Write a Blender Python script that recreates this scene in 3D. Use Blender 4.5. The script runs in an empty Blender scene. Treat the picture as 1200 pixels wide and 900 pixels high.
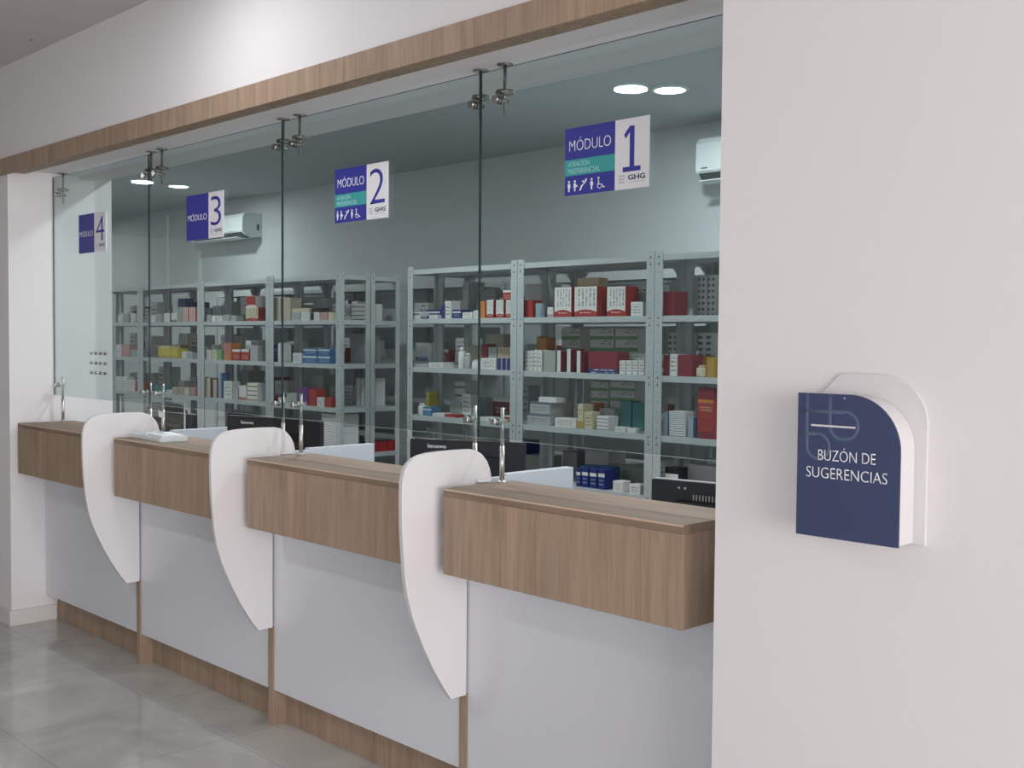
import bpy, bmesh, math, random
from mathutils import Vector, Matrix
random.seed(7)
C = bpy.context.scene.collection
scn = bpy.context.scene
PI = math.pi

# ------------------------------------------------------------------ materials
def lin(c):
    return tuple(((x/255)/12.92 if x/255 <= .04045 else ((x/255+.055)/1.055)**2.4) for x in c)
MATS = {}
def mat(name, col, rough=.5, metal=0, spec=.5, bump=0, bscale=60, var=0):
    if name in MATS: return MATS[name]
    m = bpy.data.materials.new(name); m.use_nodes = True
    nt = m.node_tree; b = nt.nodes['Principled BSDF']
    b.inputs['Roughness'].default_value = rough; b.inputs['Metallic'].default_value = metal
    b.inputs['Specular IOR Level'].default_value = spec
    c = tuple(col)+(1,)
    b.inputs['Base Color'].default_value = c
    if var or bump:
        tc = nt.nodes.new('ShaderNodeTexCoord'); n = nt.nodes.new('ShaderNodeTexNoise')
        n.inputs['Scale'].default_value = bscale; n.inputs['Detail'].default_value = 4
        nt.links.new(tc.outputs['Object'], n.inputs['Vector'])
        if var:
            mx = nt.nodes.new('ShaderNodeMix'); mx.data_type = 'RGBA'
            mx.inputs[6].default_value = tuple(x*(1-var) for x in col)+(1,)
            mx.inputs[7].default_value = tuple(min(1, x*(1+var)) for x in col)+(1,)
            nt.links.new(n.outputs['Fac'], mx.inputs[0]); nt.links.new(mx.outputs[2], b.inputs['Base Color'])
        if bump:
            bp = nt.nodes.new('ShaderNodeBump'); bp.inputs['Strength'].default_value = bump; bp.inputs['Distance'].default_value = .002
            nt.links.new(n.outputs['Fac'], bp.inputs['Height']); nt.links.new(bp.outputs['Normal'], b.inputs['Normal'])
    MATS[name] = m
    return m

def wood(name, grain='z', gain=1.0):
    m = bpy.data.materials.new(name); m.use_nodes = True
    nt = m.node_tree; b = nt.nodes['Principled BSDF']; L = nt.links.new
    b.inputs['Roughness'].default_value = .55; b.inputs['Specular IOR Level'].default_value = .3
    tc = nt.nodes.new('ShaderNodeTexCoord')
    def noise(sc, detail, dist):
        mp = nt.nodes.new('ShaderNodeMapping'); mp.inputs['Scale'].default_value = sc
        n = nt.nodes.new('ShaderNodeTexNoise'); n.inputs['Scale'].default_value = 1
        n.inputs['Detail'].default_value = detail; n.inputs['Distortion'].default_value = dist
        L(tc.outputs['Object'], mp.inputs['Vector']); L(mp.outputs[0], n.inputs['Vector']); return n
    a, s = (1, 1)
    if grain == 'z': f = (230, 230, 6); g = (26, 26, 1.6); h = (5, 5, 1.2)
    else: f = (6, 200, 200); g = (1.3, 18, 18); h = (1.2, 7, 7)
    n1 = noise(f, 3, .2); n2 = noise(g, 5, 1.2); n3 = noise(h, 2, 0)
    def ramp(n, p):
        r = nt.nodes.new('ShaderNodeValToRGB'); e = r.color_ramp.elements
        e[0].position, e[0].color = p[0][0], tuple(p[0][1])+(1,)
        e[1].position, e[1].color = p[-1][0], tuple(p[-1][1])+(1,)
        for q in p[1:-1]:
            x = e.new(q[0]); x.color = tuple(q[1])+(1,)
        L(n.outputs['Fac'], r.inputs[0]); return r
    k = lambda r, g_, b_: (r*gain, g_*gain, b_*gain)
    r2 = ramp(n2, [(.28, k(.285, .200, .143)), (.5, k(.365, .262, .188)), (.75, k(.425, .312, .228))])
    r1 = ramp(n1, [(.3, (.86, .85, .84)), (.62, (1.04, 1.04, 1.04))])
    r3 = ramp(n3, [(.3, (.88, .9, .92)), (.7, (1.08, 1.05, 1.02))])
    m1 = nt.nodes.new('ShaderNodeMix'); m1.data_type = 'RGBA'; m1.blend_type = 'MULTIPLY'; m1.inputs[0].default_value = 1
    m2 = nt.nodes.new('ShaderNodeMix'); m2.data_type = 'RGBA'; m2.blend_type = 'MULTIPLY'; m2.inputs[0].default_value = 1
    L(r2.outputs[0], m1.inputs[6]); L(r1.outputs[0], m1.inputs[7]); L(m1.outputs[2], m2.inputs[6]); L(r3.outputs[0], m2.inputs[7])
    L(m2.outputs[2], b.inputs['Base Color'])
    bp = nt.nodes.new('ShaderNodeBump'); bp.inputs['Strength'].default_value = .25; bp.inputs['Distance'].default_value = .001
    L(n1.outputs['Fac'], bp.inputs['Height']); L(bp.outputs['Normal'], b.inputs['Normal'])
    return m

def glass_mat(name, tint):
    m = bpy.data.materials.new(name); m.use_nodes = True
    nt = m.node_tree; nt.nodes.clear(); L = nt.links.new
    o = nt.nodes.new('ShaderNodeOutputMaterial'); mix = nt.nodes.new('ShaderNodeMixShader')
    tr = nt.nodes.new('ShaderNodeBsdfTransparent'); tr.inputs[0].default_value = tint+(1,)
    gl = nt.nodes.new('ShaderNodeBsdfGlossy'); gl.inputs['Roughness'].default_value = 0; gl.inputs['Color'].default_value = (.93, 1, .98, 1)
    fr = nt.nodes.new('ShaderNodeFresnel'); geo = nt.nodes.new('ShaderNodeNewGeometry')
    mr = nt.nodes.new('ShaderNodeMapRange'); mr.inputs[3].default_value = 1.5; mr.inputs[4].default_value = 1/1.5
    L(geo.outputs['Backfacing'], mr.inputs[0]); L(mr.outputs[0], fr.inputs['IOR'])
    L(fr.outputs[0], mix.inputs[0]); L(tr.outputs[0], mix.inputs[1]); L(gl.outputs[0], mix.inputs[2]); L(mix.outputs[0], o.inputs[0])
    return m

def emis(name, col, s):
    m = bpy.data.materials.new(name); m.use_nodes = True
    nt = m.node_tree; nt.nodes.clear()
    o = nt.nodes.new('ShaderNodeOutputMaterial'); e = nt.nodes.new('ShaderNodeEmission')
    e.inputs[0].default_value = col+(1,); e.inputs[1].default_value = s
    nt.links.new(e.outputs[0], o.inputs[0]); return m

def floor_mat():
    m = bpy.data.materials.new('polished_tile'); m.use_nodes = True
    nt = m.node_tree; b = nt.nodes['Principled BSDF']; L = nt.links.new
    tc = nt.nodes.new('ShaderNodeTexCoord'); mp = nt.nodes.new('ShaderNodeMapping')
    mp.inputs['Location'].default_value = (-.51/.6*1, .03/.6, 0); mp.inputs['Scale'].default_value = (1/.6, 1/.6, 1)
    L(tc.outputs['Object'], mp.inputs[0])
    br = nt.nodes.new('ShaderNodeTexBrick'); br.offset = 0; br.inputs['Scale'].default_value = 1
    br.inputs['Mortar Size'].default_value = .0035; br.inputs['Mortar Smooth'].default_value = .1
    br.inputs['Brick Width'].default_value = 1; br.inputs['Row Height'].default_value = 1
    br.inputs['Color1'].default_value = (.52, .505, .48, 1); br.inputs['Color2'].default_value = (.49, .48, .46, 1)
    br.inputs['Mortar'].default_value = (.36, .35, .335, 1)
    L(mp.outputs[0], br.inputs[0])
    n = nt.nodes.new('ShaderNodeTexNoise'); n.inputs['Scale'].default_value = 2.2; n.inputs['Detail'].default_value = 7; n.inputs['Distortion'].default_value = 1.5
    L(tc.outputs['Object'], n.inputs[0])
    r = nt.nodes.new('ShaderNodeValToRGB'); r.color_ramp.elements[0].position = .35; r.color_ramp.elements[0].color = (.86, .86, .85, 1)
    r.color_ramp.elements[1].position = .65; r.color_ramp.elements[1].color = (1.08, 1.07, 1.05, 1)
    L(n.outputs['Fac'], r.inputs[0])
    mx = nt.nodes.new('ShaderNodeMix'); mx.data_type = 'RGBA'; mx.blend_type = 'MULTIPLY'; mx.inputs[0].default_value = 1
    L(br.outputs[0], mx.inputs[6]); L(r.outputs[0], mx.inputs[7]); L(mx.outputs[2], b.inputs['Base Color'])
    b.inputs['Roughness'].default_value = .09; b.inputs['Specular IOR Level'].default_value = .5
    return m

PAL = dict(white=(.70,.70,.68), lgrey=(.42,.43,.43), grey=(.25,.26,.27), red=(.36,.04,.035), maroon=(.22,.03,.045), pink=(.5,.28,.28),
    cream=(.6,.53,.38), tan=(.44,.40,.32), ochre=(.42,.28,.06), orange=(.55,.2,.05), salmon=(.52,.20,.15), yellow=(.55,.48,.06),
    green=(.16,.38,.17), greygreen=(.34,.38,.34), teal=(.05,.20,.20), blue=(.05,.16,.34), navy=(.02,.035,.17), slate=(.12,.16,.22),
    steel=(.30,.38,.42), black=(.015,.015,.02), purple=(.14,.05,.22), brown=(.20,.09,.05))
def face_mat(style, c1, c2):
    key = 'carton_%s_%s_%s' % (style, c1, c2)
    if key in MATS: return MATS[key]
    A, B = PAL[c1], PAL[c2]
    if style == 'plain' or style == 'side': return mat('carton_'+c1, A, .5, spec=.3, var=.06, bscale=14)
    m = bpy.data.materials.new(key); m.use_nodes = True; MATS[key] = m
    nt = m.node_tree; b = nt.nodes['Principled BSDF']; L = nt.links.new
    b.inputs['Roughness'].default_value = .45; b.inputs['Specular IOR Level'].default_value = .3
    tc = nt.nodes.new('ShaderNodeTexCoord'); sp = nt.nodes.new('ShaderNodeSeparateXYZ'); L(tc.outputs['Generated'], sp.inputs[0])
    def mth(op, a, bb=None, c=None):
        n = nt.nodes.new('ShaderNodeMath'); n.operation = op
        for i, v in enumerate((a, bb, c)):
            if v is None: continue
            if isinstance(v, (int, float)): n.inputs[i].default_value = v
            else: L(v, n.inputs[i])
        return n.outputs[0]
    X, Z = sp.outputs[0], sp.outputs[2]
    def band(v, lo, hi): return mth('MULTIPLY', mth('GREATER_THAN', v, lo), mth('LESS_THAN', v, hi))
    def mixc(f, a, bb):
        n = nt.nodes.new('ShaderNodeMix'); n.data_type = 'RGBA'; L(f, n.inputs[0])
        for s, v in ((6, a), (7, bb)):
            if isinstance(v, tuple): n.inputs[s].default_value = v+(1,)
            else: L(v, n.inputs[s])
        return n.outputs[2]
    def marks(zlo, zhi, rows, xlo, xhi, vert=False):
        w = mth('GREATER_THAN', mth('SINE', mth('MULTIPLY', X if vert else Z, rows*2*PI)), .35)
        n = nt.nodes.new('ShaderNodeTexNoise'); n.noise_dimensions = '3D'; n.inputs['Scale'].default_value = 1
        mp = nt.nodes.new('ShaderNodeMapping'); mp.inputs['Scale'].default_value = (rows, 0, 14) if vert else (14, 0, rows*1.0)
        L(tc.outputs['Generated'], mp.inputs[0]); L(mp.outputs[0], n.inputs[0])
        return mth('MULTIPLY', mth('MULTIPLY', w, mth('GREATER_THAN', n.outputs['Fac'], .46)), mth('MULTIPLY', band(Z, zlo, zhi), band(X, xlo, xhi)))
    if style == 'band': col = mixc(band(Z, .0, .3), A, B); col = mixc(marks(.5, .85, 7, .15, .85), col, B)
    elif style == 'big':
        arch = mth('LESS_THAN', Z, mth('SUBTRACT', .24, mth('MULTIPLY', mth('POWER', mth('SUBTRACT', X, .5), 2), .35)))
        col = mixc(marks(.35, .93, 6, .08, .92, True), A, tuple(x*.35 for x in A)); col = mixc(arch, col, B)
        col = mixc(marks(.05, .15, 9, .25, .75), col, A)
    elif style == 'print': col = mixc(marks(.2, .85, 5, .12, .88), A, tuple(x*.6 for x in B)); 
    elif style == 'foot': col = mixc(band(Z, -.1, .22), A, B); col = mixc(marks(.03, .2, 8, .1, .9), col, PAL['white'])
    elif style == 'greenfoot': col = mixc(band(Z, -.1, .30), A, B); col = mixc(marks(.6, .9, 5, .45, .9), col, (.08, .09, .08))
    elif style == 'stack': col = mixc(mth('GREATER_THAN', mth('SINE', mth('MULTIPLY', Z, 4*2*PI)), .7), A, tuple(x*.7 for x in B))
    elif style == 'blue': col = mixc(band(Z, .62, .8), A, B); col = mixc(marks(.15, .5, 5, .2, .8), col, PAL['steel'])
    elif style == 'stripev': col = mixc(mth('GREATER_THAN', mth('SINE', mth('MULTIPLY', X, 3*2*PI)), .3), A, B)
    elif style == 'grid': col = mixc(mth('MULTIPLY', mth('GREATER_THAN', mth('SINE', mth('MULTIPLY', Z, 7*2*PI)), .1), mth('GREATER_THAN', mth('SINE', mth('MULTIPLY', X, 2*2*PI)), -.2)), A, tuple(x*.45 for x in B))
    elif style == 'topw': col = mixc(band(Z, .78, 1.1), A, B); col = mixc(marks(.2, .6, 5, .15, .85), col, PAL['cream'])
    elif style == 'lid': col = mixc(band(Z, .80, 1.1), A, B); col = mixc(marks(.3, .6, 4, .15, .9), col, B)
    else: col = mixc(band(Z, 0, .2), A, B)
    L(col, b.inputs['Base Color'])
    return m

M = dict(
    wall=mat('lobby_wall_paint', (.765, .735, .735), .75, bump=.05, bscale=90),
    soffit=mat('soffit_paint', (.74, .72, .71), .8),
    pwall=mat('pharmacy_wall_paint', (.55, .58, .585), .8, bump=.05, bscale=90),
    pceil=mat('pharmacy_ceiling_paint', (.44, .47, .48), .85),
    lceil=mat('lobby_ceiling_paint', (.60, .56, .56), .85, var=.04, bscale=3),
    base=mat('baseboard_paint', (.66, .64, .61), .5),
    floor=floor_mat(),
    woodz=wood('oak_laminate_upright', 'z'), woodx=wood('oak_laminate_lengthwise', 'x', .74),
    edge=mat('oak_edge_banding', (.60, .44, .33), .45),
    lam=mat('cabinet_white_laminate', (.66, .665, .70), .3, var=.02, bscale=2),
    fin=mat('divider_white_laminate', (.77, .745, .75), .45),
    fined=mat('divider_grey_edge', (.60, .59, .58), .4),
    part=mat('partition_grey_white', (.60, .63, .67), .5),
    steel=mat('brushed_steel', (.62, .60, .58), .38, 1),
    steelm=mat('satin_dark_steel', (.42, .40, .37), .22, 1),
    steeld=mat('dark_polished_steel', (.34, .32, .29), .2, 1),
    glass=glass_mat('tinted_pane_glass', (.855, .895, .888)),
    gedge=mat('pane_edge_green', (.015, .035, .035), .15),
    gbot=mat('pane_lit_bottom_edge', (.42, .52, .53), .3),  # bottom edge coloured pale to stand in for the light it catches
    rack=mat('rack_grey_enamel', (.48, .515, .525), .45, var=.05, bscale=6),
    hole=mat('rack_bolt_dark', (.08, .085, .09), .5),
    black=mat('black_plastic', (.014, .014, .018), .38),
    black2=mat('black_gloss_plastic', (.01, .01, .014), .12),
    screen=mat('dark_screen', (.02, .02, .025), .1),
    silver=mat('silver_plastic', (.5, .52, .55), .3),
    fabric=mat('black_mesh_fabric', (.015, .015, .017), .9, bump=.3, bscale=400),
    acw=mat('air_conditioner_white_plastic', (.72, .78, .78), .35),
    acg=mat('air_conditioner_dark_slot', (.08, .09, .09), .5),
    sblue=mat('sign_blue', (.038, .042, .30), .5, spec=.3), swhite=mat('sign_white', (.78, .77, .79), .5, spec=.3), steal=mat('sign_teal', (.05, .34, .34), .5, spec=.3),
    sdark=mat('sign_dark_blue', (.03, .03, .13), .5), sgrey=mat('sign_pale_grey_blue', (.42, .44, .52), .6), slite=mat('sign_pale_teal', (.35, .62, .62), .5),
    mnavy=mat('mailbox_navy', (.048, .062, .135), .45, spec=.35), mline=mat('mailbox_pattern_blue', (.085, .115, .19), .5), mwhite=mat('mailbox_white_acrylic', (.70, .68, .68), .3),
    text=mat('white_lettering', (.85, .85, .88), .5),
    paper=mat('white_tray_plastic', (.72, .75, .77), .35),
    acr=glass_mat('clear_acrylic', (.92, .95, .94)),
    lampon=emis('lamp_diffuser_lit', (.93, .97, 1.0), 14),
    frame=mat('window_frame_aluminium', (.5, .5, .5), .4, .6),
)

# ------------------------------------------------------------------ mesh helpers
def box(bm, x0, x1, y0, y1, z0, z1, mi=0):
    vs = [bm.verts.new(p) for p in ((x0,y0,z0),(x1,y0,z0),(x1,y1,z0),(x0,y1,z0),(x0,y0,z1),(x1,y0,z1),(x1,y1,z1),(x0,y1,z1))]
    fs = []
    for q in ((0,3,2,1),(4,5,6,7),(0,1,5,4),(1,2,6,5),(2,3,7,6),(3,0,4,7)):
        f = bm.faces.new([vs[i] for i in q]); f.material_index = mi; fs.append(f)
    return fs          # bottom, top, front(-y), right(+x), back, left
def prism(bm, pts, n0, n1, plane='yz', mi=0, edge_mi=None):
    """pts: outline in a plane, extruded along the third axis from n0 to n1"""
    def P(a, b, n):
        return {'yz': (n, a, b), 'xz': (a, n, b), 'xy': (a, b, n)}[plane]
    v0 = [bm.verts.new(P(a, b, n0)) for a, b in pts]; v1 = [bm.verts.new(P(a, b, n1)) for a, b in pts]
    f0 = bm.faces.new(v0); f1 = bm.faces.new(v1[::-1]); f0.material_index = f1.material_index = mi
    for i in range(len(pts)):
        j = (i+1) % len(pts)
        f = bm.faces.new((v0[j], v0[i], v1[i], v1[j])); f.material_index = mi if edge_mi is None else edge_mi
    bmesh.ops.recalc_face_normals(bm, faces=bm.faces)
def cyl(bm, p0, p1, r0, r1=None, seg=16, mi=0, caps=True):
    if r1 is None: r1 = r0
    p0, p1 = Vector(p0), Vector(p1); d = (p1-p0).normalized()
    a = d.orthogonal().normalized(); b = d.cross(a)
    A = [bm.verts.new(p0+(a*math.cos(t)+b*math.sin(t))*r0) for t in [2*PI*i/seg for i in range(seg)]]
    B = [bm.verts.new(p1+(a*math.cos(t)+b*math.sin(t))*r1) for t in [2*PI*i/seg for i in range(seg)]]
    for i in range(seg):
        j = (i+1) % seg; f = bm.faces.new((A[i], A[j], B[j], B[i])); f.smooth = True; f.material_index = mi
    if caps:
        f = bm.faces.new(A[::-1]); f.material_index = mi; f = bm.faces.new(B); f.material_index = mi
def lathe(bm, prof, c=(0,0,0), seg=24, mi=0):
    rings = []
    for r, z in prof:
        rings.append([bm.verts.new((c[0]+max(r,1e-4)*math.cos(2*PI*i/seg), c[1]+max(r,1e-4)*math.sin(2*PI*i/seg), c[2]+z)) for i in range(seg)])
    for a, b in zip(rings, rings[1:]):
        for i in range(seg):
            j = (i+1) % seg; f = bm.faces.new((a[i], a[j], b[j], b[i])); f.smooth = True; f.material_index = mi
    bm.faces.new(rings[0][::-1]).material_index = mi; bm.faces.new(rings[-1]).material_index = mi
def sweep(bm, pts, r, seg=8, closed=False):
    n = len(pts); V = [Vector(p) for p in pts]; rings = []; up = None
    for i, p in enumerate(V):
        if closed: d = (V[(i+1) % n]-V[i-1]).normalized()
        else: d = (V[min(i+1, n-1)]-V[max(i-1, 0)]).normalized()
        a = d.orthogonal().normalized() if up is None else (up-d*up.dot(d)).normalized()
        up = a; b = d.cross(a)
        rings.append([bm.verts.new(p+(a*math.cos(2*PI*k/seg)+b*math.sin(2*PI*k/seg))*r) for k in range(seg)])
    for i in range(n if closed else n-1):
        A, B = rings[i], rings[(i+1) % n]
        for k in range(seg):
            l = (k+1) % seg; f = bm.faces.new((A[k], A[l], B[l], B[k])); f.smooth = True
    if not closed: bm.faces.new(rings[0][::-1]); bm.faces.new(rings[-1])
def rrect(x0, x1, z0, z1, r, n=6):
    pts = []
    for cx, cz, a0 in ((x1-r, z1-r, 0), (x0+r, z1-r, PI/2), (x0+r, z0+r, PI), (x1-r, z0+r, 1.5*PI)):
        for i in range(n+1):
            t = a0+PI/2*i/n; pts.append((cx+r*math.cos(t), cz+r*math.sin(t)))
    return pts
def obj(name, bm, mats, parent=None, bevel=0, seg=2, smooth=False):
    me = bpy.data.meshes.new(name); bm.normal_update(); bm.to_mesh(me); bm.free()
    if not isinstance(mats, (list, tuple)): mats = [mats]
    for m_ in mats: me.materials.append(m_)
    o = bpy.data.objects.new(name, me); C.objects.link(o)
    if parent: o.parent = parent
    if bevel:
        b = o.modifiers.new('bevel', 'BEVEL'); b.width = bevel; b.segments = seg; b.limit_method = 'ANGLE'; b.angle_limit = math.radians(40)
    return o
def tag(o, label=None, cat=None, group=None, kind=None):
    if label: o['label'] = label
    if cat: o['category'] = cat
    if group: o['group'] = group
    if kind: o['kind'] = kind
    return o
def thing(name, label, cat, loc=(0,0,0), rotz=0, group=None):
    o = bpy.data.objects.new(name, None); o.empty_display_size = .1; C.objects.link(o)
    o.location = loc; o.rotation_euler = (0, 0, rotz)
    return tag(o, label, cat, group)
def struct(name, bm, m, bevel=0): return tag(obj(name, bm, m, bevel=bevel), kind='structure')
def B(*boxes):
    bm = bmesh.new()
    for b in boxes: box(bm, *b)
    return bm
def dup(root, loc, rotz=0, label=None, group=None):
    r = root.copy(); C.objects.link(r); r.location = loc; r.rotation_euler = (0, 0, rotz)
    if label: r['label'] = label
    if group: r['group'] = group
    for ch in list(root.children):
        c = ch.copy(); C.objects.link(c); c.parent = r
        for g in ch.children:
            d = g.copy(); C.objects.link(d); d.parent = c
    return r
def text(name, s, x0, x1, z0, z1, y, m, parent, bold=0, depth=.0006):
    """lettering fitted into a rectangle on a plane facing -y"""
    cu = bpy.data.curves.new(name, 'FONT'); cu.body = s; cu.size = 1; cu.offset = bold; cu.extrude = 0; cu.resolution_u = 4
    to = bpy.data.objects.new(name, cu); C.objects.link(to); bpy.context.view_layer.update()
    me = bpy.data.meshes.new_from_object(to.evaluated_get(bpy.context.evaluated_depsgraph_get()))
    bpy.data.objects.remove(to, do_unlink=True)
    bm = bmesh.new(); bm.from_mesh(me); bpy.data.meshes.remove(me)
    xs = [v.co.x for v in bm.verts]; ys = [v.co.y for v in bm.verts]
    ax, bx, ay, by = min(xs), max(xs), min(ys), max(ys)
    for v in bm.verts:
        v.co = Vector((x0+(v.co.x-ax)/(bx-ax)*(x1-x0), y, z0+(v.co.y-ay)/(by-ay)*(z1-z0)))
    bmesh.ops.remove_doubles(bm, verts=bm.verts, dist=1e-6)
    r = bmesh.ops.extrude_face_region(bm, geom=list(bm.faces))
    for v in [g for g in r['geom'] if isinstance(g, bmesh.types.BMVert)]: v.co.y += depth
    bmesh.ops.recalc_face_normals(bm, faces=bm.faces)
    return obj(name, bm, m, parent)

RVEC = ((0.697113, 0.716915, 0.00815), (-0.033602, 0.021315, 0.999208), (-0.716173, 0.696835, -0.038949))
CPOS = (6.17294, -2.2479, 1.56426)
# ------------------------------------------------------------------ the setting
XL, XR = -9.0, 12.0            # side walls
YB = -6.0                     # lobby wall behind the viewer
YW, HT = .572, 2.455          # thickness and height of the opening in the counter wall
OX = 4.577                    # right jamb
YP, HP = 4.03, 3.05           # pharmacy back wall and ceiling
struct('floor', B((XL, XR, YB, YP+.2, -.1, 0)), M['floor'])
struct('ceiling', B((XL, XR, YB, .0, 3.0, 3.1)), M['lceil'])
struct('ceiling', B((XL, 6.2, YW, YP+.2, HP, HP+.1)), M['pceil'])
struct('wall_front', B((XL, 0, 0, YW, 0, HP+.1), (OX, XR, 0, YW, 0, HP+.1), (0, OX, 0, YW, HT, HP+.1)), M['wall'])
struct('wall_back', B((XL, 6.2, YP, YP+.2, 0, HP+.1)), M['pwall'])
struct('wall_left', B((XL-.2, XL, YW, YP+.2, 0, HP+.1)), M['pwall'])
struct('wall_right', B((6.2, 6.4, YW, YP+.2, 0, HP+.1)), M['pwall'])
struct('wall_left', B((XL-.2, XL, YB, YW, 0, 3.1)), M['wall'])
# lobby right wall with a wide shop window, rear wall with a second one added to even out the light
struct('wall_right', B((XR, XR+.2, YB-.2, -5.4, 0, 3.1), (XR, XR+.2, -.7, 0, 0, 3.1), (XR, XR+.2, -5.4, -.7, 2.75, 3.1), (XR, XR+.2, -5.4, -.7, 0, .15)), M['wall'])
struct('wall_rear', B((XL, 3.6, YB-.2, YB, 0, 3.1), (8.4, XR, YB-.2, YB, 0, 3.1), (3.6, 8.4, YB-.2, YB, 2.75, 3.1), (3.6, 8.4, YB-.2, YB, 0, .15)), M['wall'])
def window(name, axis, a0, a1, p):
    bm = bmesh.new(); n = 4
    def bb(u0, u1, z0, z1):
        if axis == 'y': box(bm, p+.06, p+.12, u0, u1, z0, z1)
        else: box(bm, u0, u1, p-.12, p-.06, z0, z1)
    bb(a0, a1, .15, .21); bb(a0, a1, 2.69, 2.75)
    for i in range(n+1):
        u = a0+(a1-a0-.06)*i/n; bb(u, u+.06, .21, 2.69)
    w = struct(name, bm, M['frame'])
    g = B((p+.085, p+.093, a0+.06, a1-.06, .21, 2.69)) if axis == 'y' else B((a0+.06, a1-.06, p-.093, p-.085, .21, 2.69))
    obj('window_glass', g, M['acr'], w)
window('window_1', 'y', -5.4, -.7, XR)
window('added_window_2', 'x', 3.6, 8.4, YB)  # unseen, added so light from behind reaches the counter faces evenly
# baseboards
struct('baseboard_left', B((XL, -.0, -.012, 0, 0, .085), (0, .012, -.012, .24, 0, .085)), M['base'], .002)
struct('baseboard_right', B((OX, XR, -.012, 0, 0, .085), (OX-.012, OX, -.012, .18, 0, .085)), M['base'], .002)
# oak trim over the opening (fascia wrapping under the edge of the soffit)
tr = struct('trim_1', B((XL, OX, -.014, 0, 2.425, 2.512), (0.0, OX, 0, .092, 2.437, 2.4549)), M['woodz'], .0015)
# wall trunking in the pharmacy
for x, z0, z1, lb in ((-6.05, 0.0, 3.05, 'thin white vertical cable trunking on the pharmacy back wall, farther left one'),
                  (-5.3, 0.0, 2.6, 'thin white vertical cable trunking under the left air conditioner')):
    o = thing('cable_trunking', lb, 'trunking', (x, 4.0295, z0), 0, 'cable trunkings on the pharmacy wall')
    obj('channel', B((-.02, .02, -.018, 0, 0.02, z1-.06)), M['acw'], o, .002)
    obj('cover', B((-.014, .014, -.023, -.0181, 0.02, z1-.06)), M['acw'], o, .002)

# ------------------------------------------------------------------ ceiling lamps
def downlight(x, y, z, label, power, group=None):
    t = thing('ceiling_lamp', label, 'lamp', (x, y, z), 0, group)
    bm = bmesh.new(); lathe(bm, [(.112, -.0), (.112, -.006), (.10, -.012), (.092, -.012), (.092, -.0)], seg=40); obj('rim', bm, M['acw'], t)
    bm = bmesh.new(); lathe(bm, [(.09, -.0005), (.0915, -.009), (.088, -.011)], seg=40); obj('diffuser', bm, M['lampon'], t)
    l = bpy.data.lights.new('lamp_glow', 'AREA'); l.shape = 'DISK'; l.size = .18; l.energy = power; l.color = (.93, .97, 1)
    o = bpy.data.objects.new('lamp_glow', l); C.objects.link(o); o.parent = t; o.location = (0, 0, -.02)
    return t
downlight(2.05, 3.04, HP, 'lit round ceiling lamp inside the pharmacy, at the right above sign 1', 20)
downlight(-4.0, 3.08, HP, 'lit round ceiling lamp inside the pharmacy, at the left above sign 3', 20)
for k, x in enumerate((-5.2, -1.8, 1.2, 4.0)):  # unseen lamps added to brighten the rack fronts
    downlight(x, 1.35, HP, 'added unseen fill lamp over the work places, hidden above the soffit, %s one' % ('leftmost', 'second', 'third', 'rightmost')[k], (26, 22, 28, 28)[k], 'added fill lamps above the work places')
downlight(4.75, 3.1, HP, 'added unseen fill lamp at the far right, hidden behind the right wall', 34)  # added out of view as fill for the dim rack interior
downlight(-7.4, 3.0, HP, 'added unseen fill lamp at the far left, hidden behind the left wall', 11)  # likewise added, fills the pharmacy from its left end
downlight(2.07, -2.18, 3.0, 'round lobby ceiling lamp mirrored in the glass above sign 1', 16)
downlight(-3.58, -2.02, 3.0, 'round lobby ceiling lamp mirrored in the glass left of sign 3', 16)
downlight(2.5, -.60, 3.0, 'round lobby ceiling lamp brightening the wall over the wooden trim', 6.5)
# smoke detector base on the lobby ceiling
t = tag(obj('ceiling_hook', (lambda bm: (lathe(bm, [(.009, 0), (.009, -.003), (.004, -.004), (.003, -.008)], (0, 0, 0), 12), bm)[1])(bmesh.new()), M['steeld']), 'tiny dark hook on the lobby ceiling at upper left', 'hook'); t.location = (.62, -.11, 3.0)

# ------------------------------------------------------------------ daylight
def area(name, loc, rot, sx, sy, e, col):
    l = bpy.data.lights.new(name, 'AREA'); l.shape = 'RECTANGLE'; l.size = sx; l.size_y = sy; l.energy = e; l.color = col
    o = bpy.data.objects.new(name, l); C.objects.link(o); o.location = loc; o.rotation_euler = rot; return o
area('daylight_window_1', (XR+.02, -3.05, 1.45), (0, PI/2, 0), 2.4, 4.5, 350, (1, .96, .955))
area('fill_added_window_2', (6.0, YB-.02, 1.45), (PI/2, 0, 0), 4.6, 2.4, 42, (1, .96, .95))  # fill light set in the added rear window
w = bpy.data.worlds.new('sky'); scn.world = w; w.use_nodes = True
nt = w.node_tree; bg = nt.nodes['Background']
bg.inputs[0].default_value = (.75, .85, 1, 1); bg.inputs[1].default_value = 1.2

# ------------------------------------------------------------------ camera
cam = bpy.data.cameras.new('camera'); co = bpy.data.objects.new('camera', cam); C.objects.link(co)
cam.sensor_fit = 'HORIZONTAL'; cam.sensor_width = 36; cam.lens = 1311.18/1200*36; cam.clip_start = .05
r_, u_, f_ = RVEC
co.matrix_world = Matrix(((r_[0], u_[0], -f_[0], CPOS[0]), (r_[1], u_[1], -f_[1], CPOS[1]), (r_[2], u_[2], -f_[2], CPOS[2]), (0, 0, 0, 1)))
scn.camera = co
scn.view_settings.view_transform = 'Standard'; scn.view_settings.look = 'None'; scn.view_settings.gamma = 1
scn.view_settings.use_curve_mapping = False; scn.view_settings.exposure = 0.0
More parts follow.
